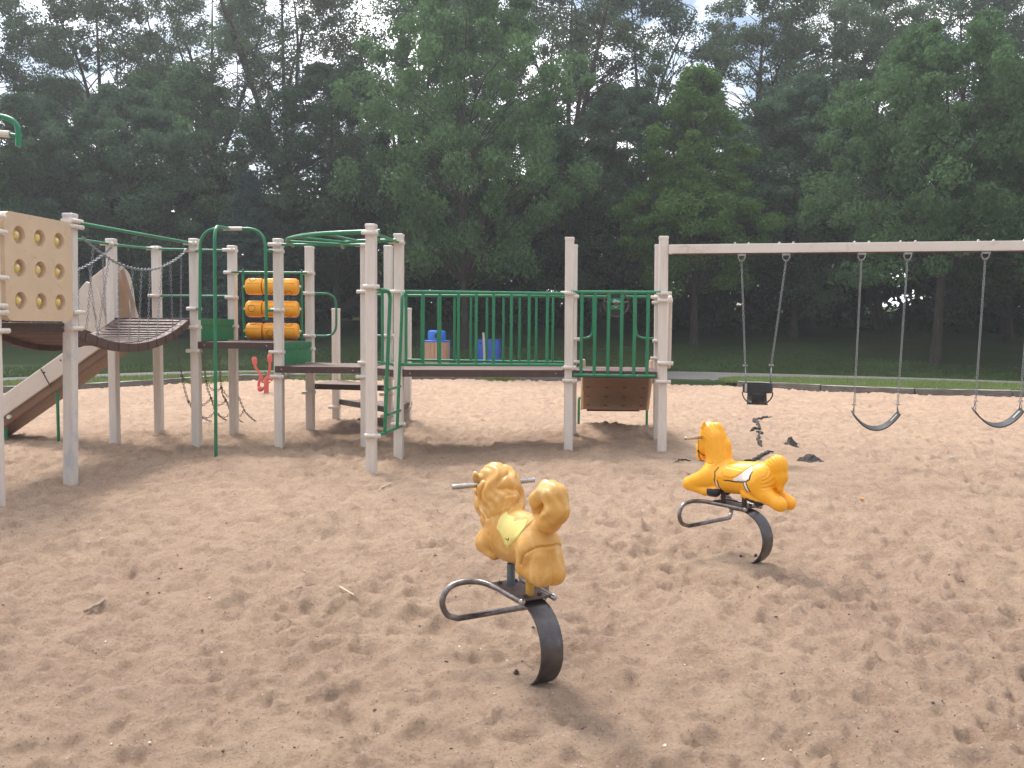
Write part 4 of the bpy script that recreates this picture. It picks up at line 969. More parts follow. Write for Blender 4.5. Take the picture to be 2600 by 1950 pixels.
# ---- chain net climber hanging behind decks
def net():
    tops = [(447, 845), (513, 846), (553, 850), (598, 852)]; mids = [(462, 955), (523, 967), (562, 984), (601, 1000)]; mid2 = [(479, 1020), (536, 1011), (573, 1016), (606, 1008)]; ends = [(541, 1072), (577, 1073), (621, 1073), (654, 1072)]
    paths = []
    root = None
    for i in range(4):
        p = [at(*tops[i], 13.95), at(*mids[i], 14.5), at(*mid2[i], 14.85), at((mid2[i][0] + ends[i][0]) / 2 - 6, (mid2[i][1] + ends[i][1]) / 2 + 7, 15.15), at(*ends[i], 15.42)]; p[-1].z = sz(p[-1].x, p[-1].y) - .01
        pp = spline(p, 6); paths.append(pp)
        o = chain('chain_net' if root is None else 'vertical_chain', pp, root or PS, 'oldchain', .045, .015, .0058); root = root or o
    for f in (.28, .5, .72):
        for i in range(3):
            a_ = paths[i][int(f * (len(paths[i]) - 1))]; b_ = paths[i + 1][int(f * (len(paths[i + 1]) - 1))]; chain('cross_chain', sagpath(a_, b_, .10, 8), root, 'oldchain', .045, .015, .0055)
            q = MB(); q.sphere(a_, .025, 8, 6); q.build('knot', M_['oldchain'], root)
    e = at(392, 935, 14.6); chain('cross_chain', sagpath(at(442, 880, 14.2), at(395, 912, 14.6), .02, 4), root, 'oldchain', .045, .015, .0055)
net()
# ---- tall post and hooked tube at the far left, mostly outside the frame
def far_left():
    POST['Pz'] = (-4.95, 7.35, 4.0); make_post('Pz')
    Y = 7.5; e0 = at(47, 372, Y); t_ = at(-60, 290, Y); mb = MB()
    mb.tube(fillet([e0, at(45, 292, Y), at(-150, 292, Y), at(-160, 420, Y)], [0, .30, .25, 0], 12), .023, 12); o = ps(mb, 'top_hoop', M_['green'], smooth='auto')
    q = MB(); q.tube([at(24, 342, Y), at(44, 346, Y)], .018, 10); q.build('stub_tube', M_['green'], o, smooth='auto')
    q = MB(); q.tube([(-4.95, 7.40, at(-90, 330, Y).z), at(25, 341, Y)], .029, 12); q.build('clamp_sleeve', M_['beige'], o, smooth='auto')
far_left()

# ================================================================ SWINGS
def bline(px):
    k = (px - 1300) / F; Y = (11.72 + .227 * 1.985) / (1 + .227 * k); return Vector((k * Y, Y, 0))
b0 = bline(1692); b1 = bline(2600); dB = (b1 - b0).normalized(); zb0 = at(1697, 633.5, b0.y).z; zb1 = at(2600, 624, b1.y).z; zB = (zb0 + zb1) / 2; angB = math.atan2(dB.y, dB.x)
SW = empty('swing_beam_frame', (b0.x, b0.y, 0)); tag(SW, 'pale rust-edged horizontal swing beam bolted to right end post', 'swing frame')
LB = 6.9; c = b0 + dB * LB / 2; mb = MB(); mb.box((c.x, c.y, zB), (LB, .118, .118), angB); beam = mb.build('beam', paint('beige_beam_paint', (.68, .62, .565), (.62, .56, .50), .45, 2.5, (.45, .34, .26), .04), SW, bevel=.007)
mb = MB(); mb.box((c.x, c.y, zB - .0615), (LB * .985, .11, .006), angB); mb.build('rusty_underside', paint('rusted_beam_edge', (.12, .05, .035), (.07, .03, .025), .9, 12), beam)
tops = [1876, 1988, 2178, 2294, 2490, 2606]
nrm = Vector((-dB.y, dB.x, 0))
for px in tops + [2790, 2910]:
    p = bline(px); mb = MB()
    for s_ in (-.085, .085): q = p + dB * s_; mb.sphere((q.x, q.y, zB + .068), .016, 10, 8); mb.tube([(q.x, q.y, zB + .055), (q.x, q.y, zB + .064)], .024, 10)
    mb.build('bolt', M_['steel'], beam, smooth=True)
    h = MB(); h.box((p.x, p.y, zB - .075), (.10, .06, .025), angB); h.tube([(p.x + dB.x * a_ * .042, p.y + dB.y * a_ * .042, zB - .085 - d_) for a_, d_ in ((-1, 0), (-1, .03), (-.7, .055), (0, .072), (.7, .055), (1, .03), (1, 0))], .008, 8); h.build('hanger', M_['steel'], SW, smooth='auto')
e = b0 + dB * (LB - .1)
for s_ in (1, -1):
    mb = MB(); f = e + nrm * s_ * 1.1; mb.tube([(e.x, e.y, zB), (f.x, f.y, -.3)], .06, 12); mb.build('end_leg', M_['beige'], SW, smooth='auto')
def shackle(mb, p, s=1.0):
    mb.sphere(p + dB * .016 * s, .010 * s, 8, 6); mb.sphere(p - dB * .016 * s, .010 * s, 8, 6); mb.tube([p - dB * .016, p + dB * .016], .006, 6)
def belt_swing(t0, t1, l0, l1, yb, ys, label, spx):
    a = bline(t0); b = bline(t1); m = (a + b) / 2; root = empty('belt_swing', (m.x, m.y, 0)); tag(root, label, 'swing', 'swings hanging from the pale beam')
    lows = []
    for tp, lx, s_ in ((a, l0, 1), (b, l1, -1)):
        lo = at(lx, yb, tp.y); lo = Vector((lo.x, tp.y, lo.z)); lows.append(lo); top = Vector((tp.x, tp.y, zB - .165))
        mb = MB(); shackle(mb, Vector((tp.x, tp.y, zB - .152)), 1.2); shackle(mb, lo, 1.1); mb.build('shackle', M_['steel'], root, smooth=True)
        chain('chain', [top, lo], root, 'chain', .036, .0125, .0042)
        mb = MB(); w_ = nrm * .055; base = lo - Vector((0, 0, .11)) - dB * s_ * .008
        mb.tube([base - w_, lo - Vector((0, 0, .012)) - w_ * .15, lo - Vector((0, 0, .012)) + w_ * .15, base + w_], .0055, 6); mb.build('triangle_hanger', M_['chain'], root, smooth=True)
    s0 = lows[0] - Vector((0, 0, .105)) - dB * .03; s1 = lows[1] - Vector((0, 0, .105)) + dB * .03; zlow = at(spx, ys, m.y).z
    n = 20; pts = []
    for i in range(n + 1):
        t = i / n; p = s0.lerp(s1, t); p.z -= (min(s0.z, s1.z) - zlow) * (1 - abs(2 * t - 1) ** 2.1); pts.append(p)
    mb = MB(); vs = []
    for i, p in enumerate(pts):
        t = pts[min(n, i + 1)] - pts[max(0, i - 1)]; up = nrm.cross(t).normalized(); up = up if up.z > 0 else -up; tilt = Vector((0, 0, .016)); wd = .088 * (.88 if i in (0, n) else 1)
        for (wy, wz) in ((-1, 0), (1, 0), (1, 1), (-1, 1)): vs.append(p + nrm * wy * wd + up * wz * .016 + tilt * wy)
    fs = [(0, 1, 2, 3), (n * 4 + 3, n * 4 + 2, n * 4 + 1, n * 4)] + [(i * 4 + j, (i + 1) * 4 + j, (i + 1) * 4 + (j + 1) % 4, i * 4 + (j + 1) % 4) for i in range(n) for j in range(4)]
    mb.add(vs, fs); seat = mb.build('seat', M_['black'], root, smooth='auto', bevel=.004)
    mb = MB(); i = n - 2; p = pts[i]; t = (pts[i + 1] - pts[i - 1]).normalized(); up = nrm.cross(t).normalized(); up = up if up.z > 0 else -up
    mb.plate([p - t * .05 - nrm * .025 + up * .018, p + t * .06 - nrm * .025 + up * .018, p + t * .06 + nrm * .03 + up * .018, p - t * .05 + nrm * .03 + up * .018], up, .003); mb.build('wear_plate', M_['grey'], seat)
    return root
belt_swing(2178, 2294, 2169, 2279, 1027, 1091, 'curved black belt swing hanging on chains next to the bucket swing', 2224)
belt_swing(2490, 2606, 2477, 2591, 1018, 1083, 'curved black belt swing partly cut by the right edge of photo', 2534)
def bucket():
    a = bline(1876); b = bline(1988); m = (a + b) / 2; root = empty('bucket_swing', (m.x, m.y, 0)); tag(root, 'black rubber toddler bucket swing with leg holes, nearest the end post', 'swing', 'swings hanging from the pale beam')
    lows = []
    for tp, lx, cx in ((a, 1889, 1895), (b, 1962, 1957)):
        lo = at(lx, 928, tp.y); lo = Vector((lo.x, m.y, lo.z)); top = Vector((tp.x, tp.y, zB - .165)); bt = at(cx, 975, m.y)
        mb = MB(); shackle(mb, Vector((tp.x, tp.y, zB - .152)), 1.2); shackle(mb, lo, 1.3); mb.build('shackle', M_['steel'], root, smooth=True)
        chain('chain', [top, lo], root, 'chain', .036, .0125, .0042); mb = MB()
        for s_ in (-1, 1): mb.tube([lo - Vector((0, 0, .01)), Vector((bt.x, m.y, bt.z)) + nrm * s_ * .09], .0065, 6)
        mb.build('triangle_hanger', M_['chain'], root, smooth=True); lows.append(bt)
    zt_ = at(1925, 973, m.y).z; zlo = at(1925, 1025, m.y).z; cx = (at(1887, 975, m.y).x + at(1961, 975, m.y).x) / 2; hw = (at(1961, 975, m.y).x - at(1887, 975, m.y).x) / 2; hd = .155; c = Vector((cx, m.y, 0))
    mb = MB(); n = 32; vs = []
    H = zt_ - zlo
    def sup(t, k): cs, sn = math.cos(t), math.sin(t); return (math.copysign(abs(cs) ** .7, cs) * hw * k, math.copysign(abs(sn) ** .7, sn) * hd * k)
    # upper band
    for (k, z) in ((1, zt_), (1.0, zt_ - .45 * H), (.93, zt_ - .45 * H), (.93, zt_)):
        for i in range(n): x, y = sup(2 * PI * i / n, k); vs.append(c + dB * x + nrm * y + Vector((0, 0, z)))
    fs = [(s_ * n + i, s_ * n + (i + 1) % n, ((s_ + 1) % 4) * n + (i + 1) % n, ((s_ + 1) % 4) * n + i) for s_ in range(4) for i in range(n)]
    mb.add(vs, fs)
    seat = mb.build('bucket_seat', M_['black'], root, smooth='auto', bevel=.004)
    # straps between the leg openings, curving under
    def strap(ang, width, z0, name):
        q = MB(); vv = []; x0, y0 = sup(ang, .97); st = 9; tx, ty = -math.sin(ang), math.cos(ang)
        for i in range(st + 1):
            t = i / st; k = math.cos(t * PI / 2) ** .8 if t < 1 else 0; zz_ = z0 - (z0 - zlo) * math.sin(t * PI / 2); wv = width * (1 + .1 * t)
            for s_ in (-1, 1): vv.append(c + dB * (x0 * k + tx * s_ * wv) + nrm * (y0 * k + ty * s_ * wv) + Vector((0, 0, zz_)))
        q.add(vv, [(2 * i, 2 * i + 1, 2 * i + 3, 2 * i + 2) for i in range(st)]); o = q.build(name, M_['black'], seat, smooth=True); md = o.modifiers.new('s', 'SOLIDIFY'); md.thickness = .014
    strap(-PI / 2, .072, zt_ - .44 * H, 'crotch_strap'); strap(PI / 2, .12, zt_ - .44 * H, 'seat_back'); strap(0, .022, zt_ - .44 * H, 'side_strap'); strap(PI, .022, zt_ - .44 * H, 'side_strap')
    q = MB(); p = at(1892, 985, m.y - .14); q.box((p.x + .02, m.y - .10, p.z), (.03, .02, .10), angB); q.build('strap_fitting', M_['grey'], seat)
bucket()

# ================================================================ SPRING PONIES
def seg_d(X, a, b, ra, rb, sv):
    """rounded tapered limb distance; sv squeezes sideways"""
    a = np.array(a, float); b = np.array(b, float); s = np.array([1, sv, 1.0]); x = X * s; a = a * s; b = b * s
    ab = b - a; L2 = (ab * ab).sum() + 1e-12; t = np.clip(((x - a) @ ab) / L2, 0, 1); c = a + t[..., None] * ab
    return np.sqrt(((x - c) ** 2).sum(-1)) - (ra + (rb - ra) * t)
def smin(a, b, k): h = np.clip(.5 + .5 * (b - a) / k, 0, 1); return b * (1 - h) + a * h - k * h * (1 - h)
def in_poly(u, w, poly):
    ins = np.zeros(u.shape, bool); n = len(poly)
    for i in range(n):
        x1, y1 = poly[i]; x2, y2 = poly[(i + 1) % n]; c = ((y1 > w) != (y2 > w)) & (u < (x2 - x1) * (w - y1) / (y2 - y1 + 1e-12) + x1); ins ^= c
    return ins
def poly_d(u, w, poly, closed=True):
    d = np.full(u.shape, 9.); n = len(poly)
    for i in range(n if closed else n - 1):
        x1, y1 = poly[i]; x2, y2 = poly[(i + 1) % n]; dx, dy = x2 - x1, y2 - y1; t = np.clip(((u - x1) * dx + (w - y1) * dy) / (dx * dx + dy * dy + 1e-12), 0, 1); d = np.minimum(d, np.hypot(u - x1 - t * dx, w - y1 - t * dy))
    return d
def surface_net(f, org, h):
    """zero surface of a sampled field"""
    nx, ny, nz = f.shape; s = f < 0; acc = np.zeros((nx - 1, ny - 1, nz - 1, 3)); cnt = np.zeros((nx - 1, ny - 1, nz - 1))
    I, J, K = nx - 1, ny - 1, nz - 1
    crn = [(i, j, k) for i in (0, 1) for j in (0, 1) for k in (0, 1)]
    for a in crn:
        for ax in range(3):
            if a[ax]: continue
            b = list(a); b[ax] = 1
            fa = f[a[0]:a[0] + I, a[1]:a[1] + J, a[2]:a[2] + K]; fb = f[b[0]:b[0] + I, b[1]:b[1] + J, b[2]:b[2] + K]
            m = (fa < 0) != (fb < 0); t = np.where(m, fa / (fa - fb + 1e-20), 0); p = np.zeros(fa.shape + (3,)); p[...] = a; p[..., ax] += t
            acc += p * m[..., None]; cnt += m
    act = cnt > 0; idx = -np.ones(act.shape, int); idx[act] = np.arange(act.sum()); g = np.argwhere(act); V = (g + acc[act] / cnt[act][:, None]) * h + org
    Q = []
    for ax in range(3):
        o = [slice(1, -1)] * 3; o[ax] = slice(0, -1); p = [slice(1, -1)] * 3; p[ax] = slice(1, None)
        a = s[tuple(o)]; b = s[tuple(p)]; m = np.argwhere(a != b); 
        if not len(m): continue
        base = m.copy(); other = [q for q in range(3) if q != ax]
        for q in other: base[:, q] += 1
        d1 = np.zeros(3, int); d1[other[0]] = -1; d2 = np.zeros(3, int); d2[other[1]] = -1
        c0 = idx[tuple(base.T)]; c1 = idx[tuple((base + d1).T)]; c2 = idx[tuple((base + d1 + d2).T)]; c3 = idx[tuple((base + d2).T)]
        inside = a[tuple(m.T)]; q = np.stack([c0, c1, c2, c3], -1); flip = inside ^ (ax == 1); q[~flip] = q[~flip][:, ::-1]; Q.append(q[:, ::-1])
    Q = np.concatenate(Q); Q = Q[(Q >= 0).all(1)]
    vol = (V[Q[:, 0]] * np.cross(V[Q[:, 1]], V[Q[:, 2]])).sum() + (V[Q[:, 0]] * np.cross(V[Q[:, 2]], V[Q[:, 3]])).sum()
    if vol < 0: Q = Q[:, ::-1]
    return V, Q
def patch(name, body, V, Q, mask, mat, off=.0022, parent=None):
    q = Q[mask]; me = body.data; used, inv = np.unique(q.ravel(), return_inverse=True)
    N = np.zeros(len(me.vertices) * 3); me.vertices.foreach_get('normal', N); N = N.reshape(-1, 3)[used]
    v0 = V[used] + N * off; v1 = V[used] - N * .006; n = len(used); Vn = np.concatenate([v0, v1]); qq = inv.reshape(-1, 4)
    e = {}
    for f in qq:
        for i in range(4):
            a, b = f[i], f[(i + 1) % 4]
            if (b, a) in e: del e[(b, a)]
            else: e[(a, b)] = 1
    rim = np.array([(b, a, a + n, b + n) for (a, b) in e], int).reshape(-1, 4)
    return np_mesh(name, Vn, np.concatenate([qq, rim]), mat, parent or body, smooth=True)
def sdf_body(fn, lo, hi, h):
    xs = [np.arange(lo[i], hi[i] + h, h) for i in range(3)]; X = np.stack(np.meshgrid(*xs, indexing='ij'), -1); return surface_net(fn(X), np.array(lo), h)
ORIG_K = .028
def common_body(X, tail, hind, kind):
    d = seg_d(X, (.14, 0, .605), (-.24, 0, .635), .115, .122, 1.12) if kind == 'pony' else seg_d(X, (.10, 0, .672), (-.16, 0, .685), .138, .125, 1.46)
    def U(p, k=ORIG_K):
        nonlocal d; d = smin(d, p, k)
    if kind == 'pony':
        U(seg_d(X, (.16, 0, .625), (.15, 0, .64), .10, .10, 1.05)); U(seg_d(X, (-.29, 0, .655), (-.26, 0, .63), .105, .11, 1.0))
    else:
        U(seg_d(X, (-.19, 0, .72), (-.20, 0, .68), .098, .105, 1.3))
    if kind == 'pony':
        U(seg_d(X, (.115, 0, .69), (.165, 0, .88), .112, .098, 1.5), .035)
        U(seg_d(X, (.222, 0, .935), (.282, 0, .80), .070, .054, 1.15), .03); U(seg_d(X, (.282, 0, .80), (.293, 0, .75), .050, .042, 1.05), .012)
        U(seg_d(X, (.235, 0, .965), (.15, 0, .955), .044, .050, 2.0), .02); U(seg_d(X, (.15, 0, .955), (.075, 0, .84), .050, .045, 2.1), .02); U(seg_d(X, (.075, 0, .84), (.06, 0, .77), .042, .03, 2.2), .03)
        for s in (-1, 1): U(seg_d(X, (.245, s * .045, .975), (.232, s * .05, 1.01), .020, .008, 1.0), .012)
    else:
        U(seg_d(X, (.13, 0, .70), (.20, 0, .88), .118, .122, 1.12), .035); U(seg_d(X, (.24, 0, .92), (.33, 0, .86), .085, .072, 1.0), .03); U(seg_d(X, (.33, 0, .86), (.395, 0, .79), .06, .045, 1.0), .02)
        U(seg_d(X, (.22, 0, .93), (.14, 0, .84), .085, .08, 1.15), .03); U(seg_d(X, (.30, .0, .78), (.29, .0, .69), .085, .05, 1.1), .03)
        for s in (-1, 1): U(seg_d(X, (.30, s * .085, .925), (.285, s * .10, .955), .026, .014, 1.0), .012)
    # fore legs
    for s, lift in ((1, 0), (-1, .02)):
        y = s * .062
        if kind != 'pony':
            U(seg_d(X, (.15, s * .05, .65), (.265, s * .055, .60), .075, .052, 1.2), .03); U(seg_d(X, (.265, s * .055, .60), (.15, s * .055, .575), .050, .040, 1.1), .012); continue
        U(seg_d(X, (.17, y, .60), (.355, y, .525 + lift), .075, .052, 1.3), .03); U(seg_d(X, (.355, y, .525 + lift), (.20, y, .498 + lift * .5), .050, .040, 1.2), .012); U(seg_d(X, (.20, y, .498), (.10, y * 1.05, .508), .041, .045, 1.2), .012)
    for (a, b, ra, rb, sv, k) in hind: U(seg_d(X, a, b, ra, rb, sv), k)
    for (a, b, ra, rb, sv, k) in tail: U(seg_d(X, a, b, ra, rb, sv), k)
    return d
SADDLE = [(.035, .70), (.02, .665), (-.004, .637), (-.076, .632), (-.12, .648), (-.157, .678), (-.224, .739), (-.302, .795), (-.33, .95), (.06, .95)]
def pony_field(X):
    u, v, w = X[..., 0], X[..., 1], X[..., 2]
    tail = [((-.33, 0, .74), (-.39, 0, .755), .055, .074, 1.5, .02), ((-.395, 0, .755), (-.415, 0, .68), .073, .056, 1.6, .02), ((-.415, 0, .68), (-.415, 0, .60), .054, .030, 1.6, .02)]
    hind = []
    for s in (1, -1):
        y = s * .052; hind += [((-.26, y, .61), (-.33, y, .545), .092, .066, 1.25, .03), ((-.33, y, .545), (-.435, y, .502), .06, .050, 1.15, .02), ((-.44, y, .50), (-.462, y, .492), .050, .048, 1.1, .015)]
    hind += [((-.17, .055, .53), (-.29, .055, .492), .042, .036, 1.1, .015), ((-.17, -.055, .53), (-.29, -.055, .492), .042, .036, 1.1, .015)]
    d = common_body(X, tail, hind, 'pony')
    m = np.clip(poly_d(u, w, SADDLE) / .004, 0, 1) * np.where(in_poly(u, w, SADDLE), 1, 0); d = d - .0055 * m
    bl = [(.063, .618), (.04, .66), (.0, .70), (-.25, .70), (-.245, .645), (-.216, .631), (-.1, .614), (-.01, .613)]
    m = np.clip(poly_d(u, w, bl) / .004, 0, 1) * np.where(in_poly(u, w, bl), 1, 0); d = d - .003 * m
    # mane locks
    mane = [(.215, .985), (.238, .95), (.215, .88), (.225, .80), (.205, .735), (.17, .705), (.09, .70), (.02, .76), (.0, 1.05), (.2, 1.05)]
    inm = in_poly(u, w, mane); mm = np.clip(poly_d(u, w, mane) / .01, 0, 1) * inm
    r = np.hypot(u - .27, (w - .80) * .75); d = d - mm * (.003 + .0019 * np.sin(r * 300 + 4 * np.sin(w * 13)))
    tl = ((u < -.325) & (w > .58) & (w < .84)); r2 = np.hypot(u + .33, (w - .70)); d = d - np.where(tl, np.clip((-.325 - u) / .02, 0, 1), 0) * .0020 * np.sin(r2 * 300 + 3 * np.sin(w * 20))
    groove = poly_d(u, w, [(.25, .79), (.245, .735), (.20, .71), (.15, .705), (.10, .715)], False); d = d + .004 * np.exp(-(groove / .005) ** 2)
    return d
def lion_field(X):
    u, v, w = X[..., 0], X[..., 1], X[..., 2]
    tail = [((-.23, 0, .785), (-.295, 0, .82), .048, .052, 1.0, .02), ((-.295, 0, .82), (-.358, 0, .88), .052, .058, 1.0, .02), ((-.358, 0, .88), (-.335, 0, .945), .058, .056, 1.0, .012), ((-.335, 0, .945), (-.275, 0, .955), .056, .052, 1.0, .012),
            ((-.275, 0, .955), (-.205, 0, .90), .052, .050, .95, .012), ((-.205, 0, .90), (-.175, 0, .815), .050, .012, .95, .012)]
    hind = []
    for s in (1, -1):
        y = s * .038; hind += [((-.20, y, .67), (-.15, y, .575), .085, .060, 1.2, .03), ((-.15, y, .575), (-.22, y, .565), .055, .055, 1.1, .015), ((-.262, y * .9, .645), (-.275, y * .9, .565), .052, .058, 1.05, .008), ((-.275, y * .9, .565), (-.25, y * .9, .55), .058, .05, 1.05, .01)]
    d = common_body(X, tail, hind, 'lion')
    bl = [(.06, .88), (.056, .757), (.053, .717), (.007, .695), (-.027, .658), (-.056, .655), (-.092, .688), (-.154, .725), (-.2, .789), (-.235, .86)]
    m = np.clip(poly_d(u, w, bl) / .004, 0, 1) * in_poly(u, w, bl); d = d - .0055 * m
    # deep flowing mane locks
    mane = [(.40, .90), (.36, .82), (.36, .70), (.31, .635), (.24, .64), (.17, .72), (.07, .78), (.0, .83), (.0, 1.1), (.4, 1.1)]
    mm = np.clip(poly_d(u, w, mane) / .015, 0, 1) * in_poly(u, w, mane)
    ax_s = (u - .12) * .67 + (w - .72) * .74; ax_q = (u - .12) * -.74 + (w - .72) * .67; th = np.arctan2(v, ax_q + .07); ph = np.abs(v) * 62 + 1.5 * np.sin(w * 26 + u * 18) + 26 * (w - .8) - 16 * (u - .2); lock = np.abs(np.sin(th * 4.0 + .8 * np.sin(ax_s * 30 + 2.2 * th) + .5 * np.sin(ax_s * 55 + 3)))
    d = d - mm * (.017 * (lock ** .7 - .55) + .0022 * np.sin(th * 30 + 2.5 * np.sin(ax_s * 34)))
    tl = ((u < -.18) & (w > .80)); d = d - np.where(tl, .0032 * np.sin(np.arctan2(w - .87, u + .33) * 1.0 + v * 130 + 2 * np.sin(w * 30)), 0) * np.clip((w - .80) / .03, 0, 1)
    for s in (1, -1):
        cr = poly_d(u, w, [(-.185, .60), (-.225, .655), (-.28, .70), (-.36, .71)], False); d = d + np.where(s * v > .0, .013 * np.exp(-(cr / .005) ** 2), 0)
    fl = poly_d(u, w, [(.115, .68), (.11, .63), (.12, .59)], False); d = d + .004 * np.exp(-(fl / .006) ** 2)
    return d
def spring_base(root, up, zp, foot_u, tagname):
    """curved flat spring, plate, footrest, risers; local frame: x forward, y left"""
    w = .060; zt = zp - .03; R_ = zt / 2; pts = []
    ctr_u = foot_u + .02
    path = [(-.02, zt), (-.10, zt - .002)]
    for k in range(0, 19): a = PI / 2 - PI * k / 18; path.append((-.13 - R_ * 1.0 * math.cos(a), zt / 2 + R_ * math.sin(a)))
    path += [(-.08, -.012), (.05, -.03)]
    vs = []; th = .009; m = len(path)
    for i, (u, z) in enumerate(path):
        p = path[max(0, i - 1)]; q = path[min(m - 1, i + 1)]; t = Vector((q[0] - p[0], 0, q[1] - p[1])).normalized(); n = Vector((t.z, 0, -t.x)) * th / 2; c = Vector((u, 0, z))
        for (sy, sn) in ((-1, -1), (1, -1), (1, 1), (-1, 1)): vs.append(c + n * sn + Vector((0, sy * w, 0)))
    fs = [(0, 1, 2, 3), tuple((m - 1) * 4 + i for i in (3, 2, 1, 0))] + [(i * 4 + j, (i + 1) * 4 + j, (i + 1) * 4 + (j + 1) % 4, i * 4 + (j + 1) % 4) for i in range(m - 1) for j in range(4)]
    mb = MB(); mb.add(vs, fs); sp = mb.build('flat_spring', M_['spring'], root, smooth='auto', bevel=.002, world=False)
    mb = MB(); mb.box((-.01, 0, zp - .008), (.33, .142, .010)); pl = mb.build('base_plate', M_['rustplate'], root, bevel=.003, world=False)
    mb = MB()
    for (u, v) in ((-.14, .04), (-.14, -.04), (.11, .045), (.11, -.045)): mb.tube([(u, v, zp - .004), (u, v, zp + .010)], .011, 6)
    mb.build('bolt', M_['rustplate'], pl, world=False)
    zr = zp - .006; left = [(-.19, .088, zr), (.10, .088, zr), (.20, .15, zr + .004), (.225, .27, zr - .02), (.22, .31, zr - .09), (.21, .27, zr - .165)]
    pth = spline([(-.19, .088, zr), (-.05, .088, zr), (.10, .090, zr), (.185, .125, zr + .004), (.225, .20, zr + .002), (.235, .272, zr - .022), (.235, .305, zr - .085), (.225, .285, zr - .150), (.20, .235, zr - .172)], 6)
    pr = [Vector((p.x, -p.y, p.z)) for p in pth]
    mb = MB(); mb.tube(pth + pr[::-1], .0155, 12); fr = mb.build('footrest', M_['foot'], root, smooth='auto', world=False)
    mb = MB()
    for s in (1, -1): mb = MB(); mb.sphere((-.193, s * .088, zr), .018, 12, 8); mb.build('end_cap', M_['steel'], fr, smooth=True, world=False)
    return sp
def finish_pony(root, body_parts): pass
def make_pony(kind, c, h, name, label):
    ang = math.atan2(h[1], h[0]); gz_ = 0.0
    root = empty(name, (c[0], c[1], gz_), ang); tag(root, label, 'spring rider')
    fn = pony_field if kind == 'pony' else lion_field
    V, Q = sdf_body(fn, (-.56, -.17, .42), (.50, .17, 1.06), .0045)
    body = np_mesh('pony_body', V, Q, M_['pony' if kind == 'pony' else 'lion'], root, smooth=True)
    C_ = V[Q].mean(1); u, v, w = C_[:, 0], C_[:, 1], C_[:, 2]
    zp = .425
    if kind == 'pony':
        bl = [(.063, .618), (.04, .66), (.012, .668), (-.004, .633), (-.076, .628), (-.12, .644), (-.157, .674), (-.224, .735), (-.25, .715), (-.245, .645), (-.216, .631), (-.182, .623), (-.1, .614), (-.01, .613)]
        m = in_poly(u, w, bl) & (np.abs(v) > .05)
        patch('saddle_blanket', body, V, Q, m & (u < -.10) & (np.abs(v) > .05), M_['blanketwhite'], .0012)
        def line(pts, wd, nm='painted_line'): return (poly_d(u, w, pts, False) < wd) & (np.abs(v) > .045)
        blk = line([(-.25, .70), (-.247, .648), (-.218, .628), (-.182, .619), (-.1, .610), (-.01, .609)], .0042) | line([(-.182, .619), (-.213, .556)], .0042) | line([(-.216, .628), (-.247, .562)], .0042) | line([(.063, .69), (.085, .655), (.075, .63), (.082, .60), (.074, .565)], .0038) | line([(.052, .60), (.05, .55), (.03, .515)], .0042)
        patch('painted_outline', body, V, Q, blk, M_['hoofblack'], .0014)
        ws = in_poly(u, w, [(-.187, .619), (-.212, .619), (-.242, .565), (-.217, .56)]) & (np.abs(v) > .045) | in_poly(u, w, [(.075, .585), (.055, .575), (.035, .525), (.055, .535)]) & (np.abs(v) > .045)
        patch('girth_strap', body, V, Q, ws, M_['blanketwhite'], .0012)
        bd = ((poly_d(u, w, [(.283, .875), (.281, .785)], False) < .0035) | (poly_d(u, w, [(.281, .785), (.285, .75), (.278, .715)], False) < .0035) | (poly_d(u, w, [(.285, .785), (.25, .75)], False) < .0035) | (np.hypot(u - .283, w - .785) < .009) | (poly_d(u, w, [(.312, .87), (.302, .862)], False) < .0045) | (np.hypot(u - .306, w - .850) < .006)) & (np.abs(v) > .015)
        patch('bridle', body, V, Q, bd, M_['hoofblack'], .0012)
        hf = ((u < .155) & (u > .03) & (w < .528 - (u - .08) * .1) & (w > .44) & (np.abs(v) > .025) & (w < .53)) | ((u < -.185) & (u > -.335) & (w < .505 + (u + .18) * .10))
        patch('hoof', body, V, Q, hf, M_['hoofblack'], .0015)
        bz = .895; bu = .252
    else:
        bl = [(.035, .815), (.060, .757), (.056, .715), (.008, .690), (-.027, .650), (-.056, .646), (-.094, .682), (-.156, .72), (-.188, .775), (-.165, .812), (-.11, .792), (-.065, .775), (-.04, .80)]
        m = in_poly(u, w, bl) & (np.abs(v) > .05)
        patch('saddle_blanket', body, V, Q, m, M_['lemon'], .0012)
        sc = ((poly_d(u, w, [(-.055, .69), (-.04, .688), (-.035, .692)], False) < .0022) | (poly_d(u, w, [(-.062, .684), (-.066, .70)], False) < .002)) & (v > .05)
        patch('scratch_mark', body, V, Q, sc, M_['ink'], .002)
        bz = .905; bu = .262
    mb = MB(); mb.tube([(bu, -.235, bz), (bu, -.233, bz), (bu, .233, bz), (bu, .235, bz)], [.0125, .0135, .0135, .0125], 16); hb = mb.build('handlebar', M_['steel'] if kind == 'lion' else paint('rubbed_handle_tube', (.52, .42, .34), (.40, .30, .22), .35, 20, (.7, .65, .6), .05, .5), root, smooth='auto', world=False)
    mb = MB()
    for s in (1, -1): mb.sphere((bu, s * .236, bz), .0135, 12, 8, (1, .5, 1))
    mb.build('end_plug', M_['steel'], hb, smooth=True, world=False)
    spring_base(root, 1, zp, 0, name)
    for (uu, mt, zt2) in ((.075, 'bluepost', .53), (-.115, 'yelpost' if kind == 'lion' else 'bluepost', .55)):
        mb = MB(); mb.tube([(uu, 0, zp - .004), (uu, 0, zt2)], .021 if kind == 'lion' else .019, 14); mb.build('riser_post', M_[mt] if kind == 'lion' else M_['rustplate'], root, smooth='auto', world=False)
    return root
h2 = Vector((-.616, .788)); h1 = Vector((-.485, .875))
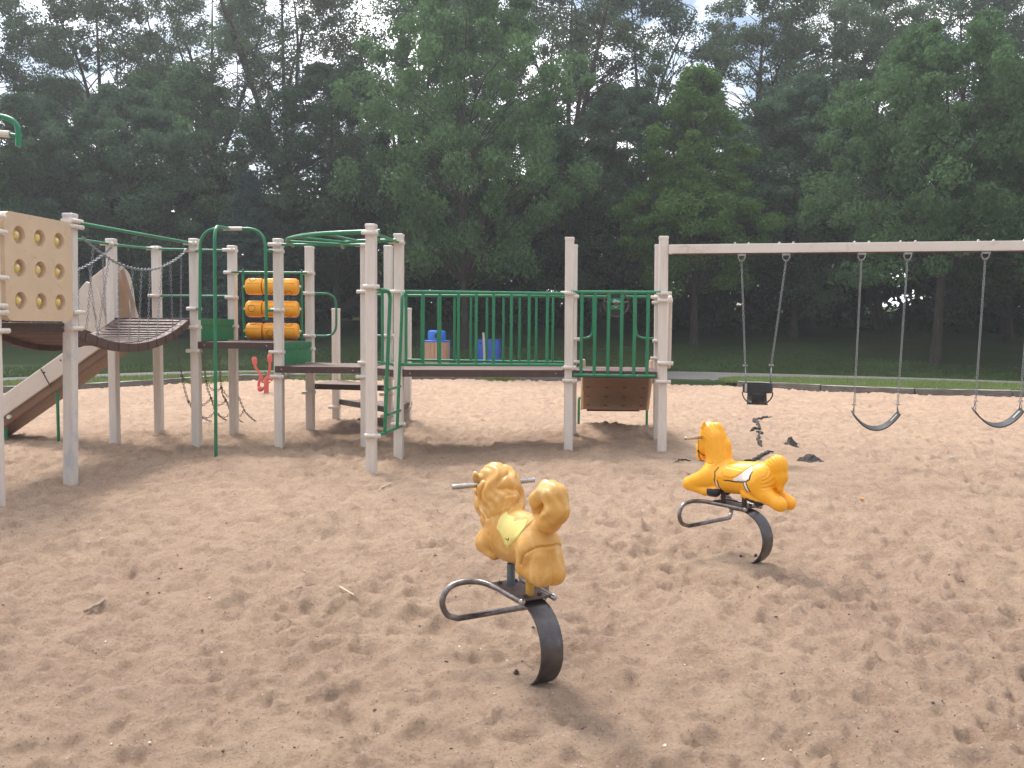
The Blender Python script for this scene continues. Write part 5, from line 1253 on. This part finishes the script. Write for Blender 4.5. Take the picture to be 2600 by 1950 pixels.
make_pony('pony', (1.636, 6.504), h2, 'spring_pony', 'bright yellow plastic pony on curved steel spring with painted white blanket')
make_pony('lion', (.04, 4.32), h1, 'spring_pony', 'faded golden pony with curled tail on curved steel spring, seen from behind')
for (px, py, lb) in ((1311, 1727, 'rusty bolt end standing in sand left of golden pony spring foot'), (1376, 1712, 'rusty bolt end in sand against the golden pony spring foot'), (1881, 1421, 'small bolt end in sand left of yellow pony spring foot'), (1919, 1413, 'small bolt end in sand beside yellow pony spring foot')):
    p = gp(px, py); z = sz(p.x, p.y); mb = MB(); mb.tube([(p.x, p.y, z - .02), (p.x, p.y, z + .022)], .009, 8); mb.tube([(p.x, p.y, z + .0), (p.x, p.y, z + .012)], .014, 6); o = mb.build('anchor_bolt', M_['rustplate']); tag(o, lb, 'bolt')

# ================================================================ BINS AND FAR ITEMS
def litter_bin():
    c = Vector((at(1109, 900, 29.7).x, 29.7, .13)); root = empty('litter_bin', c); tag(root, 'round litter bin with tan upright slats and bright blue domed lid', 'litter bin')
    R = .42; zt = at(1109, 866, 29.7).z; zl = at(1109, 838.5, 29.7).z; n = 24
    mb = MB()
    for k in range(n):
        a = 2 * PI * k / n
        if k % 6 == 1: continue
        mb.box((c.x + (R - .01) * math.cos(a), c.y + (R - .01) * math.sin(a), (zt + .16) / 2 + .03), (.03, .092, zt - .20), a)
    mb.build('slats', M_['slat'], root)
    mb = MB()
    for k in range(1, n, 6): a = 2 * PI * k / n; mb.box((c.x + R * math.cos(a), c.y + R * math.sin(a), (zt + .13) / 2), (.05, .085, zt - .13), a)
    for z in (.22, zt): mb.tube([(c.x + (R + .01) * math.cos(t), c.y + (R + .01) * math.sin(t), z) for t in np.linspace(0, 2 * PI, 32, endpoint=False)], .026, 8, closed=True)
    mb.build('frame', M_['blue'], root, smooth='auto')
    mb = MB(); mb.lathe([(.30, .14), (.30, zt), (.02, zt)], (c.x, c.y, 0), 24); mb.build('liner', M_['black'], root)
    H = zl - zt; mb = MB(); mb.lathe([(.30, zt), (.305, zt + H * .80), (.285, zt + H * .92), (.22, zt + H * .985), (.02, zt + H)], (c.x, c.y, 0), 32); lid = mb.build('lid', M_['blue'], root, smooth='auto')
    a = -PI / 2 + .1; mb = MB(); q = Vector((c.x + .30 * math.cos(a), c.y + .30 * math.sin(a), zt + H * .5)); pts = [q + Vector((-.085 * math.cos(t), -.012, .085 * math.sin(t))) for t in np.linspace(0, 2 * PI, 20, endpoint=False)]; mb.plate(pts, (0, 1, 0), .05); mb.build('opening', M_['black'], lid)
litter_bin()
def barrel():
    Y = 29.5; c = Vector((at(1242, 900, Y).x, Y, .13)); root = empty('barrel', c); tag(root, 'plain blue plastic barrel standing right of the slatted bin', 'barrel'); zt = at(1242, 861, Y).z; R = .385; h = zt - .13
    pr = [(.02, .13), (R * .93, .13), (R * .97, .17), (R, .13 + h * .08), (R, .13 + h * .30), (R * 1.015, .13 + h * .33), (R, .13 + h * .36), (R, .13 + h * .64), (R * 1.015, .13 + h * .67), (R, .13 + h * .70), (R * .985, .13 + h * .92), (R * .95, .13 + h * .965), (R * .97, .13 + h * .97), (R * .97, zt), (R * .90, zt), (R * .88, zt - .05), (.02, zt - .05)]
    mb = MB(); mb.lathe(pr, (c.x, c.y, 0), 36); b = mb.build('body', M_['barrel'], root, smooth='auto'); mb = MB(); mb.box((c.x - .27, c.y - .27, zt - .13), (.10, .04, .04), -.7); mb.build('hand_slot', M_['black'], b)
    mb = MB(); x0 = at(1232, 940, Y - .55).x; x1 = at(1227.5, 844, Y - .55).x; mb.plate([(x0 - .035, Y - .55, 0), (x0 + .035, Y - .55, 0), (x1 + .035, Y - .55, at(1228, 844, Y).z), (x1 - .035, Y - .55, at(1228, 844, Y).z)], (0, 1, 0), .03)
    o = mb.build('sign_post', M_['grey']); tag(o, 'thin pale leaning post in front of the blue barrel', 'post')
barrel()
def digger():
    Y = 21.9; b = at(675, 999, Y); z0 = sz(b.x, Y); root = empty('sand_digger', (b.x, Y, z0)); tag(root, 'faded coral red ride-on sand digger behind the beige posts', 'sand digger')
    K = 1.0; D = lambda px, py, dy=0: at(460 + px / 6.14, 880 + py / 6.14, Y + dy)
    mb = MB(); p = D(1325, 735); mb.tube([Vector((p.x, Y, z0 - .2)), D(1330, 500)], .06, 12); o = mb.build('column', M_['redpaint'], root, smooth='auto')
    mb = MB(); mb.tube(fillet([D(1270, 560), D(1245, 440), D(1150, 320), D(1130, 200), D(1120, 160)], .1, 4), .032, 8); mb.tube(fillet([D(1330, 500), D(1370, 420), D(1385, 300), D(1375, 160), D(1380, 110)], .1, 4), .032, 8); mb.tube(fillet([D(1330, 560), D(1330, 480), D(1430, 510)], .1, 4), .05, 8)
    mb.tube([D(1270, 555, .1), D(1390, 553, .1)], .025, 8); mb.build('lever', M_['redpaint'], root, smooth='auto')
    mb = MB()
    for (x, y, y2) in ((1135, 160, 290), (1383, 115, 250)): a = D(x, y); c = D(x + (20 if x < 1200 else 0), y2); mb.tube([a, a.lerp(c, .2), a.lerp(c, .8), c], [.035, .065, .06, .03], 10, flat=None)
    mb.build('grip', M_['redpaint'], root, smooth='auto')
    mb = MB(); mb.tube(fillet([D(1245, 470), D(1200, 600), D(1225, 660), D(1240, 690), D(1300, 630)], .08, 4), .035, 8); mb.sphere(D(1230, 660), .07, 8, 6); mb.build('scoop_arm', M_['redpaint'], root, smooth='auto')
digger()

# ================================================================ SMALL THINGS ON THE SAND
def ground_at(px, py):
    p = gp(px, py)
    for _ in range(4): p = gp(px, py, sz(p.x, p.y))
    return Vector((p.x, p.y, sz(p.x, p.y)))
def stick(a, b, r, name, label, mat='stick'):
    A = ground_at(*a); B = ground_at(*b); n = 7; rr = random.Random(int(a[0])); pts = [A.lerp(B, i / n) + Vector((rr.uniform(-1, 1) * r * .6, rr.uniform(-1, 1) * r * .6, r * .6)) for i in range(n + 1)]
    za = max(sz(q.x, q.y) for q in pts[:4]) + r * .7; zb_ = max(sz(q.x, q.y) for q in pts[4:]) + r * .7
    for i, p in enumerate(pts): p.z = za + (zb_ - za) * i / n + rr.uniform(-.15, .15) * r
    mb = MB(); mb.tube(pts, [r * (.75 + .35 * math.sin(i * 1.7) ** 2) * (1 - .3 * i / n) for i in range(n + 1)], 7); o = mb.build(name, M_[mat], smooth='auto'); tag(o, label, 'stick')
stick((212, 1565), (268, 1530), .012, 'stick', 'short thick grey brown stick lying on sand at left foreground')
stick((752, 1497), (800, 1481), .004, 'stick', 'thin dark twig on sand left of the golden pony')
stick((864, 1511), (898, 1513), .006, 'wood_chip', 'small pale wood chip on sand near the thin twig', 'palewood')
stick((968, 1240), (995, 1233), .008, 'wood_chip', 'pale wood sliver on sand below the frontmost post', 'palewood')
def scrap(px, py, s, mat, label, name='litter_scrap'):
    p = ground_at(px, py); rr = random.Random(int(px)); mb = MB(); pts = [p + Vector((s * math.cos(t) * rr.uniform(.6, 1.1), s * math.sin(t) * rr.uniform(.5, .9), .012 + rr.uniform(0, s * .5))) for t in np.linspace(0, 2 * PI, 7, endpoint=False)]
    mb.plate(pts, (0, 0, 1), .004); o = mb.build(name, M_[mat]); tag(o, label, 'scrap')
scrap(1746, 1205, .038, 'debrisred', 'small red scrap on sand left of the yellow pony knee')
scrap(2188, 1277, .03, 'debrisor', 'small orange scrap on sand right of the yellow pony tail')
scrap(2420, 1164, .05, 'debrisbl', 'small pale blue scrap on sand below the right belt swing')
scrap(1869, 1076, .03, 'white', 'tiny white scrap on sand beyond the yellow pony mane')
scrap(1866, 1127, .03, 'white', 'tiny white scrap on sand just right of yellow pony mane')
def crack(pts, wd, label):
    P_ = [ground_at(1730 + a / 5.927, 1040 + b / 5.927) for a, b in pts]; full = []
    rr = random.Random(int(pts[0][0]))
    for i in range(len(P_) - 1):
        for k in range(5): full.append(P_[i].lerp(P_[i + 1], k / 5) + Vector((rr.uniform(-.02, .02), rr.uniform(-.03, .03), 0)))
    full.append(P_[-1]); n = len(full); mb = MB()
    for p in full: p.z = max(sz(p.x, p.y), sz(p.x, p.y - .06)) + .012
    rs = [max(.004, wd * (.35 + .65 * abs(math.sin(i * 1.3 + 1))) * min(1, i / 3 + .1, (n - 1 - i) / 3 + .1)) for i in range(n)]
    mb.tube(full, rs, 6); o = mb.build('torn_fabric', M_['fabric'], smooth=True); tag(o, label, 'ground fabric')
crack([(1370, 125), (1230, 130), (1110, 185), (1105, 210), (1155, 240), (1180, 285), (1090, 295), (1030, 330)], .030, 'zigzag black torn fabric edge in sand below the bucket swing, farthest one')
crack([(1120, 352), (1200, 360), (1185, 390), (1150, 460), (1190, 520), (1210, 560)], .026, 'short black torn fabric edge right of the yellow pony mane')
crack([(1380, 640), (1270, 680), (1180, 730), (1080, 775), (930, 795)], .030, 'long slanting black torn fabric edge just beyond the yellow pony back')
crack([(-90, 780), (0, 775), (140, 780)], .012, 'thin black torn fabric edge left of the yellow pony head'); crack([(240, 780), (360, 787)], .014, 'thin black torn fabric edge right behind yellow pony muzzle')
def clod(px, py, r, label):
    p = ground_at(px, py); n = 46; xs = np.linspace(-1.25, 1.25, n); A, B = np.meshgrid(xs, xs, indexing='ij'); X = p.x + A * r * 1.15; Y = p.y + B * r * .95; R2 = np.hypot(A, B) * (1 + .35 * vnoise(A * 2.2 + px, B * 2.2, 5))
    Z = sand_z(X, Y) + .085 * np.clip(1 - R2, -.4, 1) + .045 * fbm(A * 5 + px, B * 5, 4, 17) * np.clip(1.3 - R2, 0, 1) + .008
    V = np.stack([X, Y, Z], -1).reshape(-1, 3); i = (np.arange(n - 1)[:, None] * n + np.arange(n - 1)[None, :]).ravel(); Q = np.stack([i, i + n, i + n + 1, i + 1], -1)
    o = np_mesh('asphalt_clod', V, Q, M_['clod'], smooth=False); tag(o, label, 'clod')
clod(2057, 1172, .13, 'large crumbly black clod on sand right of yellow pony'); clod(2008, 1130, .085, 'smaller crumbly black clod on sand beyond the large one')
def pebbles():
    r = np.random.default_rng(3); n = 5200; Y = 3.2 * np.exp(r.random(n) * 1.5); X = r.uniform(-1, 1, n) * (.62 * Y + .4); Z = sand_z(X, Y); s = r.uniform(.0022, .0055, n) * (1 + (r.random(n) > .96) * 1.4)
    base = np.array([(1, 0, 0), (-.5, .87, 0), (-.5, -.87, 0), (0, 0, .9), (0, 0, -.6)]); f = np.array([(0, 1, 3), (1, 2, 3), (2, 0, 3), (1, 0, 4), (2, 1, 4), (0, 2, 4)])
    an = r.uniform(0, 6.28, n); c, sn = np.cos(an), np.sin(an); B = np.repeat(base[None], n, 0) * s[:, None, None]; bx = B[..., 0] * c[:, None] - B[..., 1] * sn[:, None]; by = B[..., 0] * sn[:, None] + B[..., 1] * c[:, None]
    V = np.stack([bx + X[:, None], by + Y[:, None], B[..., 2] + Z[:, None] + s[:, None] * .3], -1).reshape(-1, 3); Q = (f[None] + (np.arange(n) * 5)[:, None, None]).reshape(-1, 3)
    t = NT('pebble_mix'); g = t.n.new('ShaderNodeNewGeometry'); t.col(t.ramp(g.outputs['Random Per Island'], [(0, (.10, .075, .07)), (.45, (.20, .14, .12)), (.55, (.55, .42, .33)), (1, (.75, .66, .56))])).set(.7)
    tag(np_mesh('pebbles', V, Q, t.m), 'tiny mixed pebbles scattered over the sand', 'pebbles', None, 'stuff')
pebbles()
def bark_bits():
    r = np.random.default_rng(8); n = 170; Y = 3.4 * np.exp(r.random(n) * 1.9); X = r.uniform(-1, 1, n) * (.62 * Y + .4); mb = MB(); Z = sand_z(X, Y)
    for x, y, z in zip(X, Y, Z):
        s_ = r.uniform(.003, .008) * (1 + y * .03); a = r.uniform(0, 6.28); mb.box((x, y, z + .003), (s_ * 2.2, s_, s_ * .6), a)
    tag(mb.build('wood_crumbs', paint('dark_bark_crumb', (.10, .06, .045), (.05, .032, .025), .9, 20)), 'scattered dark bark crumbs lying on the sand', 'bark crumbs', None, 'stuff')
bark_bits()

# ================================================================ LIGHT
SUN_EL = 52; SUN_AZ = -28      # degrees clockwise from +Y (towards the wood)
w = bpy.data.worlds.new('World'); S.world = w; w.use_nodes = True; nt = w.node_tree; nt.nodes.clear()
out = nt.nodes.new('ShaderNodeOutputWorld'); bg = nt.nodes.new('ShaderNodeBackground'); sky = nt.nodes.new('ShaderNodeTexSky'); sky.sky_type = 'NISHITA'; sky.sun_disc = False
sky.sun_elevation = rad(SUN_EL); sky.sun_rotation = rad(SUN_AZ); sky.air_density = 1.2; sky.dust_density = 1.5
tc = nt.nodes.new('ShaderNodeTexCoord'); mp = nt.nodes.new('ShaderNodeMapping'); mp.inputs['Scale'].default_value = (1, 1, 2.2); nt.links.new(tc.outputs['Generated'], mp.inputs['Vector'])
nz = nt.nodes.new('ShaderNodeTexNoise'); nz.inputs['Scale'].default_value = 3.2; nz.inputs['Detail'].default_value = 7; nz.inputs['Roughness'].default_value = .6; nt.links.new(mp.outputs[0], nz.inputs['Vector'])
rp = nt.nodes.new('ShaderNodeValToRGB'); rp.color_ramp.elements[0].position = .42; rp.color_ramp.elements[1].position = .55; nt.links.new(nz.outputs['Fac'], rp.inputs['Fac'])
nz2 = nt.nodes.new('ShaderNodeTexNoise'); nz2.inputs['Scale'].default_value = 5; nt.links.new(mp.outputs[0], nz2.inputs['Vector'])
cr = nt.nodes.new('ShaderNodeValToRGB'); cr.color_ramp.elements[0].color = (6.3, 6.5, 7.1, 1); cr.color_ramp.elements[1].color = (11.5, 11.3, 11.2, 1); cr.color_ramp.elements[0].position = .35; cr.color_ramp.elements[1].position = .7; nt.links.new(nz2.outputs['Fac'], cr.inputs['Fac'])
_el, _az = rad(SUN_EL), rad(SUN_AZ)
vd = nt.nodes.new('ShaderNodeVectorMath'); vd.operation = 'DOT_PRODUCT'; nt.links.new(tc.outputs['Generated'], vd.inputs[0]); vd.inputs[1].default_value = (math.sin(_az) * math.cos(_el), math.cos(_az) * math.cos(_el), math.sin(_el))
ag = nt.nodes.new('ShaderNodeMapRange'); ag.inputs['From Min'].default_value = -.2; ag.inputs['From Max'].default_value = 1; ag.inputs['To Min'].default_value = .72; ag.inputs['To Max'].default_value = 3.0; nt.links.new(vd.outputs['Value'], ag.inputs['Value'])
vs_ = nt.nodes.new('ShaderNodeVectorMath'); vs_.operation = 'SCALE'; nt.links.new(cr.outputs[0], vs_.inputs[0]); nt.links.new(ag.outputs[0], vs_.inputs['Scale'])
mx = nt.nodes.new('ShaderNodeMix'); mx.data_type = 'RGBA'; nt.links.new(rp.outputs[0], mx.inputs[0]); nt.links.new(sky.outputs[0], mx.inputs[6]); nt.links.new(vs_.outputs[0], mx.inputs[7])
bg.inputs['Strength'].default_value = .09; nt.links.new(mx.outputs[2], bg.inputs[0]); nt.links.new(bg.outputs[0], out.inputs[0])
sl = bpy.data.lights.new('sun', 'SUN'); sl.energy = 2.7; sl.angle = rad(12); sl.color = (1, .95, .88); so = bpy.data.objects.new('sun', sl); COL.objects.link(so)
az = rad(SUN_AZ); el = rad(SUN_EL); dv = Vector((math.sin(az) * math.cos(el), math.cos(az) * math.cos(el), math.sin(el))); so.rotation_euler = (-dv).to_track_quat('-Z', 'Y').to_euler(); so.location = dv * 60
S.view_settings.view_transform = 'Standard'; S.view_settings.look = 'None'; S.view_settings.exposure = 0.68; S.view_settings.gamma = 1
S.cycles.use_denoising = True; S.cycles.max_bounces = 6; S.cycles.diffuse_bounces = 3; S.cycles.transmission_bounces = 2; S.cycles.transparent_max_bounces = 4; S.cycles.caustics_reflective = False; S.cycles.caustics_refractive = False

hz = MB(); hz.box((0, 120, 14.5), (420, 330, 36)); mt = bpy.data.materials.new('glare_veil'); mt.use_nodes = True; n_ = mt.node_tree.nodes; n_.remove(n_['Principled BSDF'])  # added air volume that imitates veiling lens glare over the wood
pv = n_.new('ShaderNodeVolumePrincipled'); pv.inputs['Color'].default_value = (.92, .95, 1, 1); pv.inputs['Density'].default_value = .0011; pv.inputs['Anisotropy'].default_value = .35; mt.node_tree.links.new(pv.outputs[0], n_['Material Output'].inputs['Volume'])
ho = hz.build('glare_haze', mt); tag(ho, 'added thin veil volume imitating lens glare over the wood', 'glare_haze', None, 'stuff')
S.cycles.volume_bounces = 0; S.cycles.volume_step_rate = 4
